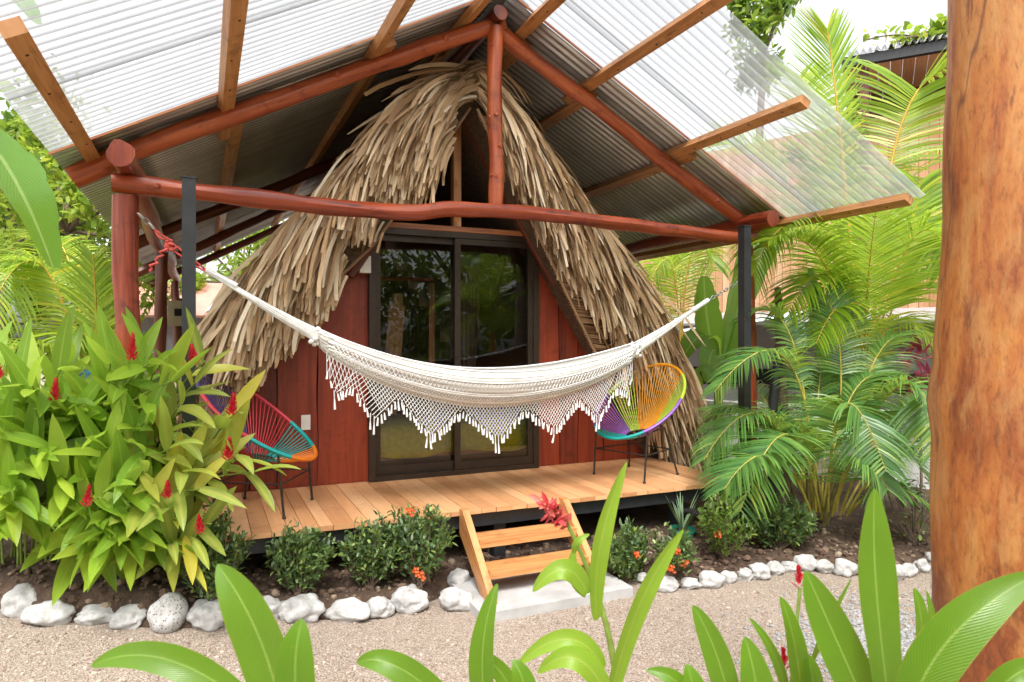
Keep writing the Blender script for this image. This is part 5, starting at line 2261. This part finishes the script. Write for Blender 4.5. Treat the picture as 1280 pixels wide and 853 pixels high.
# pipes and a stump of trunk beside the deck
p = at(966, 560, 6.2)
mb = MB()
mb.tube([V((p.x, p.y, GZ - .1)), at(964, 540, 6.2), at(968, 485, 6.2), at(975, 440, 6.25)], .045, 12)
o = mb.build('black_pipe', MT['blackpipe'])
tag(o, 'upright bent black plastic pipe among the right palms', 'pipe')
p = at(979, 600, 6.3)
mb = MB()
mb.tube([V((p.x, p.y, GZ - .1)), at(979, 560, 6.3), at(977, 470, 6.3), at(974, 400, 6.35), at(972, 360, 6.4)], [.06, .055, .05, .045, .03], 10, True, .2)
o = thing('slim_tree', 'x', 'tree', (p.x, p.y, GZ))
mb.build('trunk', MT['bark'], o)
tag(o, 'slim bare brown trunk beside the black pipe right of the deck', 'tree')
mb = MB()
mb.tube([at(845, 640, 5.6), at(868, 640, 5.4), at(890, 655, 5.15), at(905, 672, 5.0)], .03, 12)
o = mb.build('drain_pipe', MT['blackpipe'])
tag(o, 'black drain pipe sloping out from under the right deck end', 'pipe')

# left background
h3 = thing('grey_house', 'low grey house with a pink roof seen behind the left shelter posts', 'house', at(190, 460, 15))
a, b = at(60, 400, 16), at(330, 400, 17)
a.z = b.z = 0
d = (b - a)
n_ = d.normalized().cross(UP)
mb = MB()
x = 0
while x < d.length:
    mb.obox(a + d.normalized() * (x + .1) + UP * 1.15, d.normalized() * .098, n_ * .03, UP * 1.2)
    x += .2
mb.build('wall', MT['greywall'], h3, False)
mb = MB()
c = (a + d * .38) + UP * 2.6
mb.obox(c - n_ * .2, d * .38, (n_ * .9 - UP * .45), (UP * .9 + n_ * .45) * .03)
mb.build('roof', MT['pinkroof'], h3, False)
mb = MB()
c = (a + d * .9) + UP * 2.55
mb.obox(c + n_ * .2, d * .13, (n_ * .9 - UP * .3), (UP * .9 + n_ * .3) * .03)
mb.build('porch_roof', MT['white'], h3, False)
mb = MB()
mb.obox(a + d * .52 + UP * 1.3 + n_ * .05, d.normalized() * .8, n_ * .02, UP * .02)
mb.obox(a + d * .52 + UP * .9 + n_ * .05, d.normalized() * .8, n_ * .02, UP * .02)
mb.build('rail', MT['silver'], h3, False)
p = at(222, 392, 7.6)
mt = thing('meter_box', 'beige electric meter box on a pole behind the left steel post', 'meter box', V((p.x, p.y, GZ)))
mb = MB()
mb.tube([V((p.x, p.y + .1, GZ)), V((p.x, p.y + .1, 2.1))], .05, 8)
mb.build('pole', MT['darklog'], mt)
mb = MB()
mb.box(p.x - .10, p.x + .10, p.y - .06, p.y + .04, p.z - .14, p.z + .14, 'z')
mb.build('box', MT['beige'], mt, False)
mb = MB()
mb.box(p.x - .03, p.x + .05, p.y - .067, p.y - .0605, p.z - .03, p.z + .05, 'z')
mb.build('meter_window', MT['darkvoid'], mt, False)
p = at(108, 500, 5.9)
mb = MB()
mb.box(p.x - .05, p.x + .05, p.y - .05, p.y + .05, GZ - .1, 1.35, 'z')
mb.box(p.x - .06, p.x + .06, p.y - .06, p.y + .06, 1.351, 1.38, 'z')
o = mb.build('blue_post', MT['bluepost'], None, False)
tag(o, 'blue painted wooden post half hidden behind the left ginger plants', 'post')

# ================================================================== LIGHT, SKY, CAMERA
SUN_EL, SUN_AZ = R(58), R(205)     # azimuth from +Y clockwise: behind and a little left of the photographer
w = bpy.data.worlds.new('World')
SC.world = w
w.use_nodes = True
nt = w.node_tree
bg = nt.nodes['Background']
sky = nt.nodes.new('ShaderNodeTexSky')
sky.sky_type = 'NISHITA'
sky.sun_disc = False
sky.sun_elevation = SUN_EL
sky.sun_rotation = SUN_AZ
sky.air_density, sky.dust_density, sky.ozone_density = 1.0, 4.0, .6
hs = nt.nodes.new('ShaderNodeHueSaturation')
hs.inputs['Saturation'].default_value = .12
nt.links.new(sky.outputs[0], hs.inputs['Color'])
nt.links.new(hs.outputs[0], bg.inputs['Color'])
bg.inputs['Strength'].default_value = .15
sun = bpy.data.lights.new('sun', 'SUN')
sun.energy = 1.1
sun.angle = R(14)
sun.color = (1, .965, .91)
so = bpy.data.objects.new('sun', sun)
COL.objects.link(so)
sd = V((math.sin(SUN_AZ) * math.cos(SUN_EL), math.cos(SUN_AZ) * math.cos(SUN_EL), math.sin(SUN_EL)))
so.rotation_euler = (-sd).to_track_quat('-Z', 'Y').to_euler()
so.location = sd * 30

cam = bpy.data.cameras.new('camera')
cam.sensor_width = 36
cam.lens = 36 * FPX / 1280
cam.shift_y = -4.5 / 1280
cam.clip_end = 400
cam.clip_start = .05
cam.dof.use_dof = True
cam.dof.focus_distance = 5.0
cam.dof.aperture_fstop = 6.3
co = bpy.data.objects.new('camera', cam)
COL.objects.link(co)
co.location = (0, 0, EYE)
co.rotation_euler = FWD.to_track_quat('-Z', 'Y').to_euler()
SC.camera = co
SC.render.engine = 'CYCLES'
cy = SC.cycles
cy.use_denoising = True
try:
    cy.denoiser = 'OPENIMAGEDENOISE'
except Exception:
    pass
cy.max_bounces = 10
cy.diffuse_bounces = 4
cy.glossy_bounces = 4
cy.transmission_bounces = 6
cy.transparent_max_bounces = 12
cy.caustics_reflective = cy.caustics_refractive = False
cy.sample_clamp_indirect = 8
vs_ = SC.view_settings
vs_.view_transform = 'Standard'
vs_.look = 'None'
vs_.exposure = 1.42
vs_.gamma = 1
vs_.use_curve_mapping = False
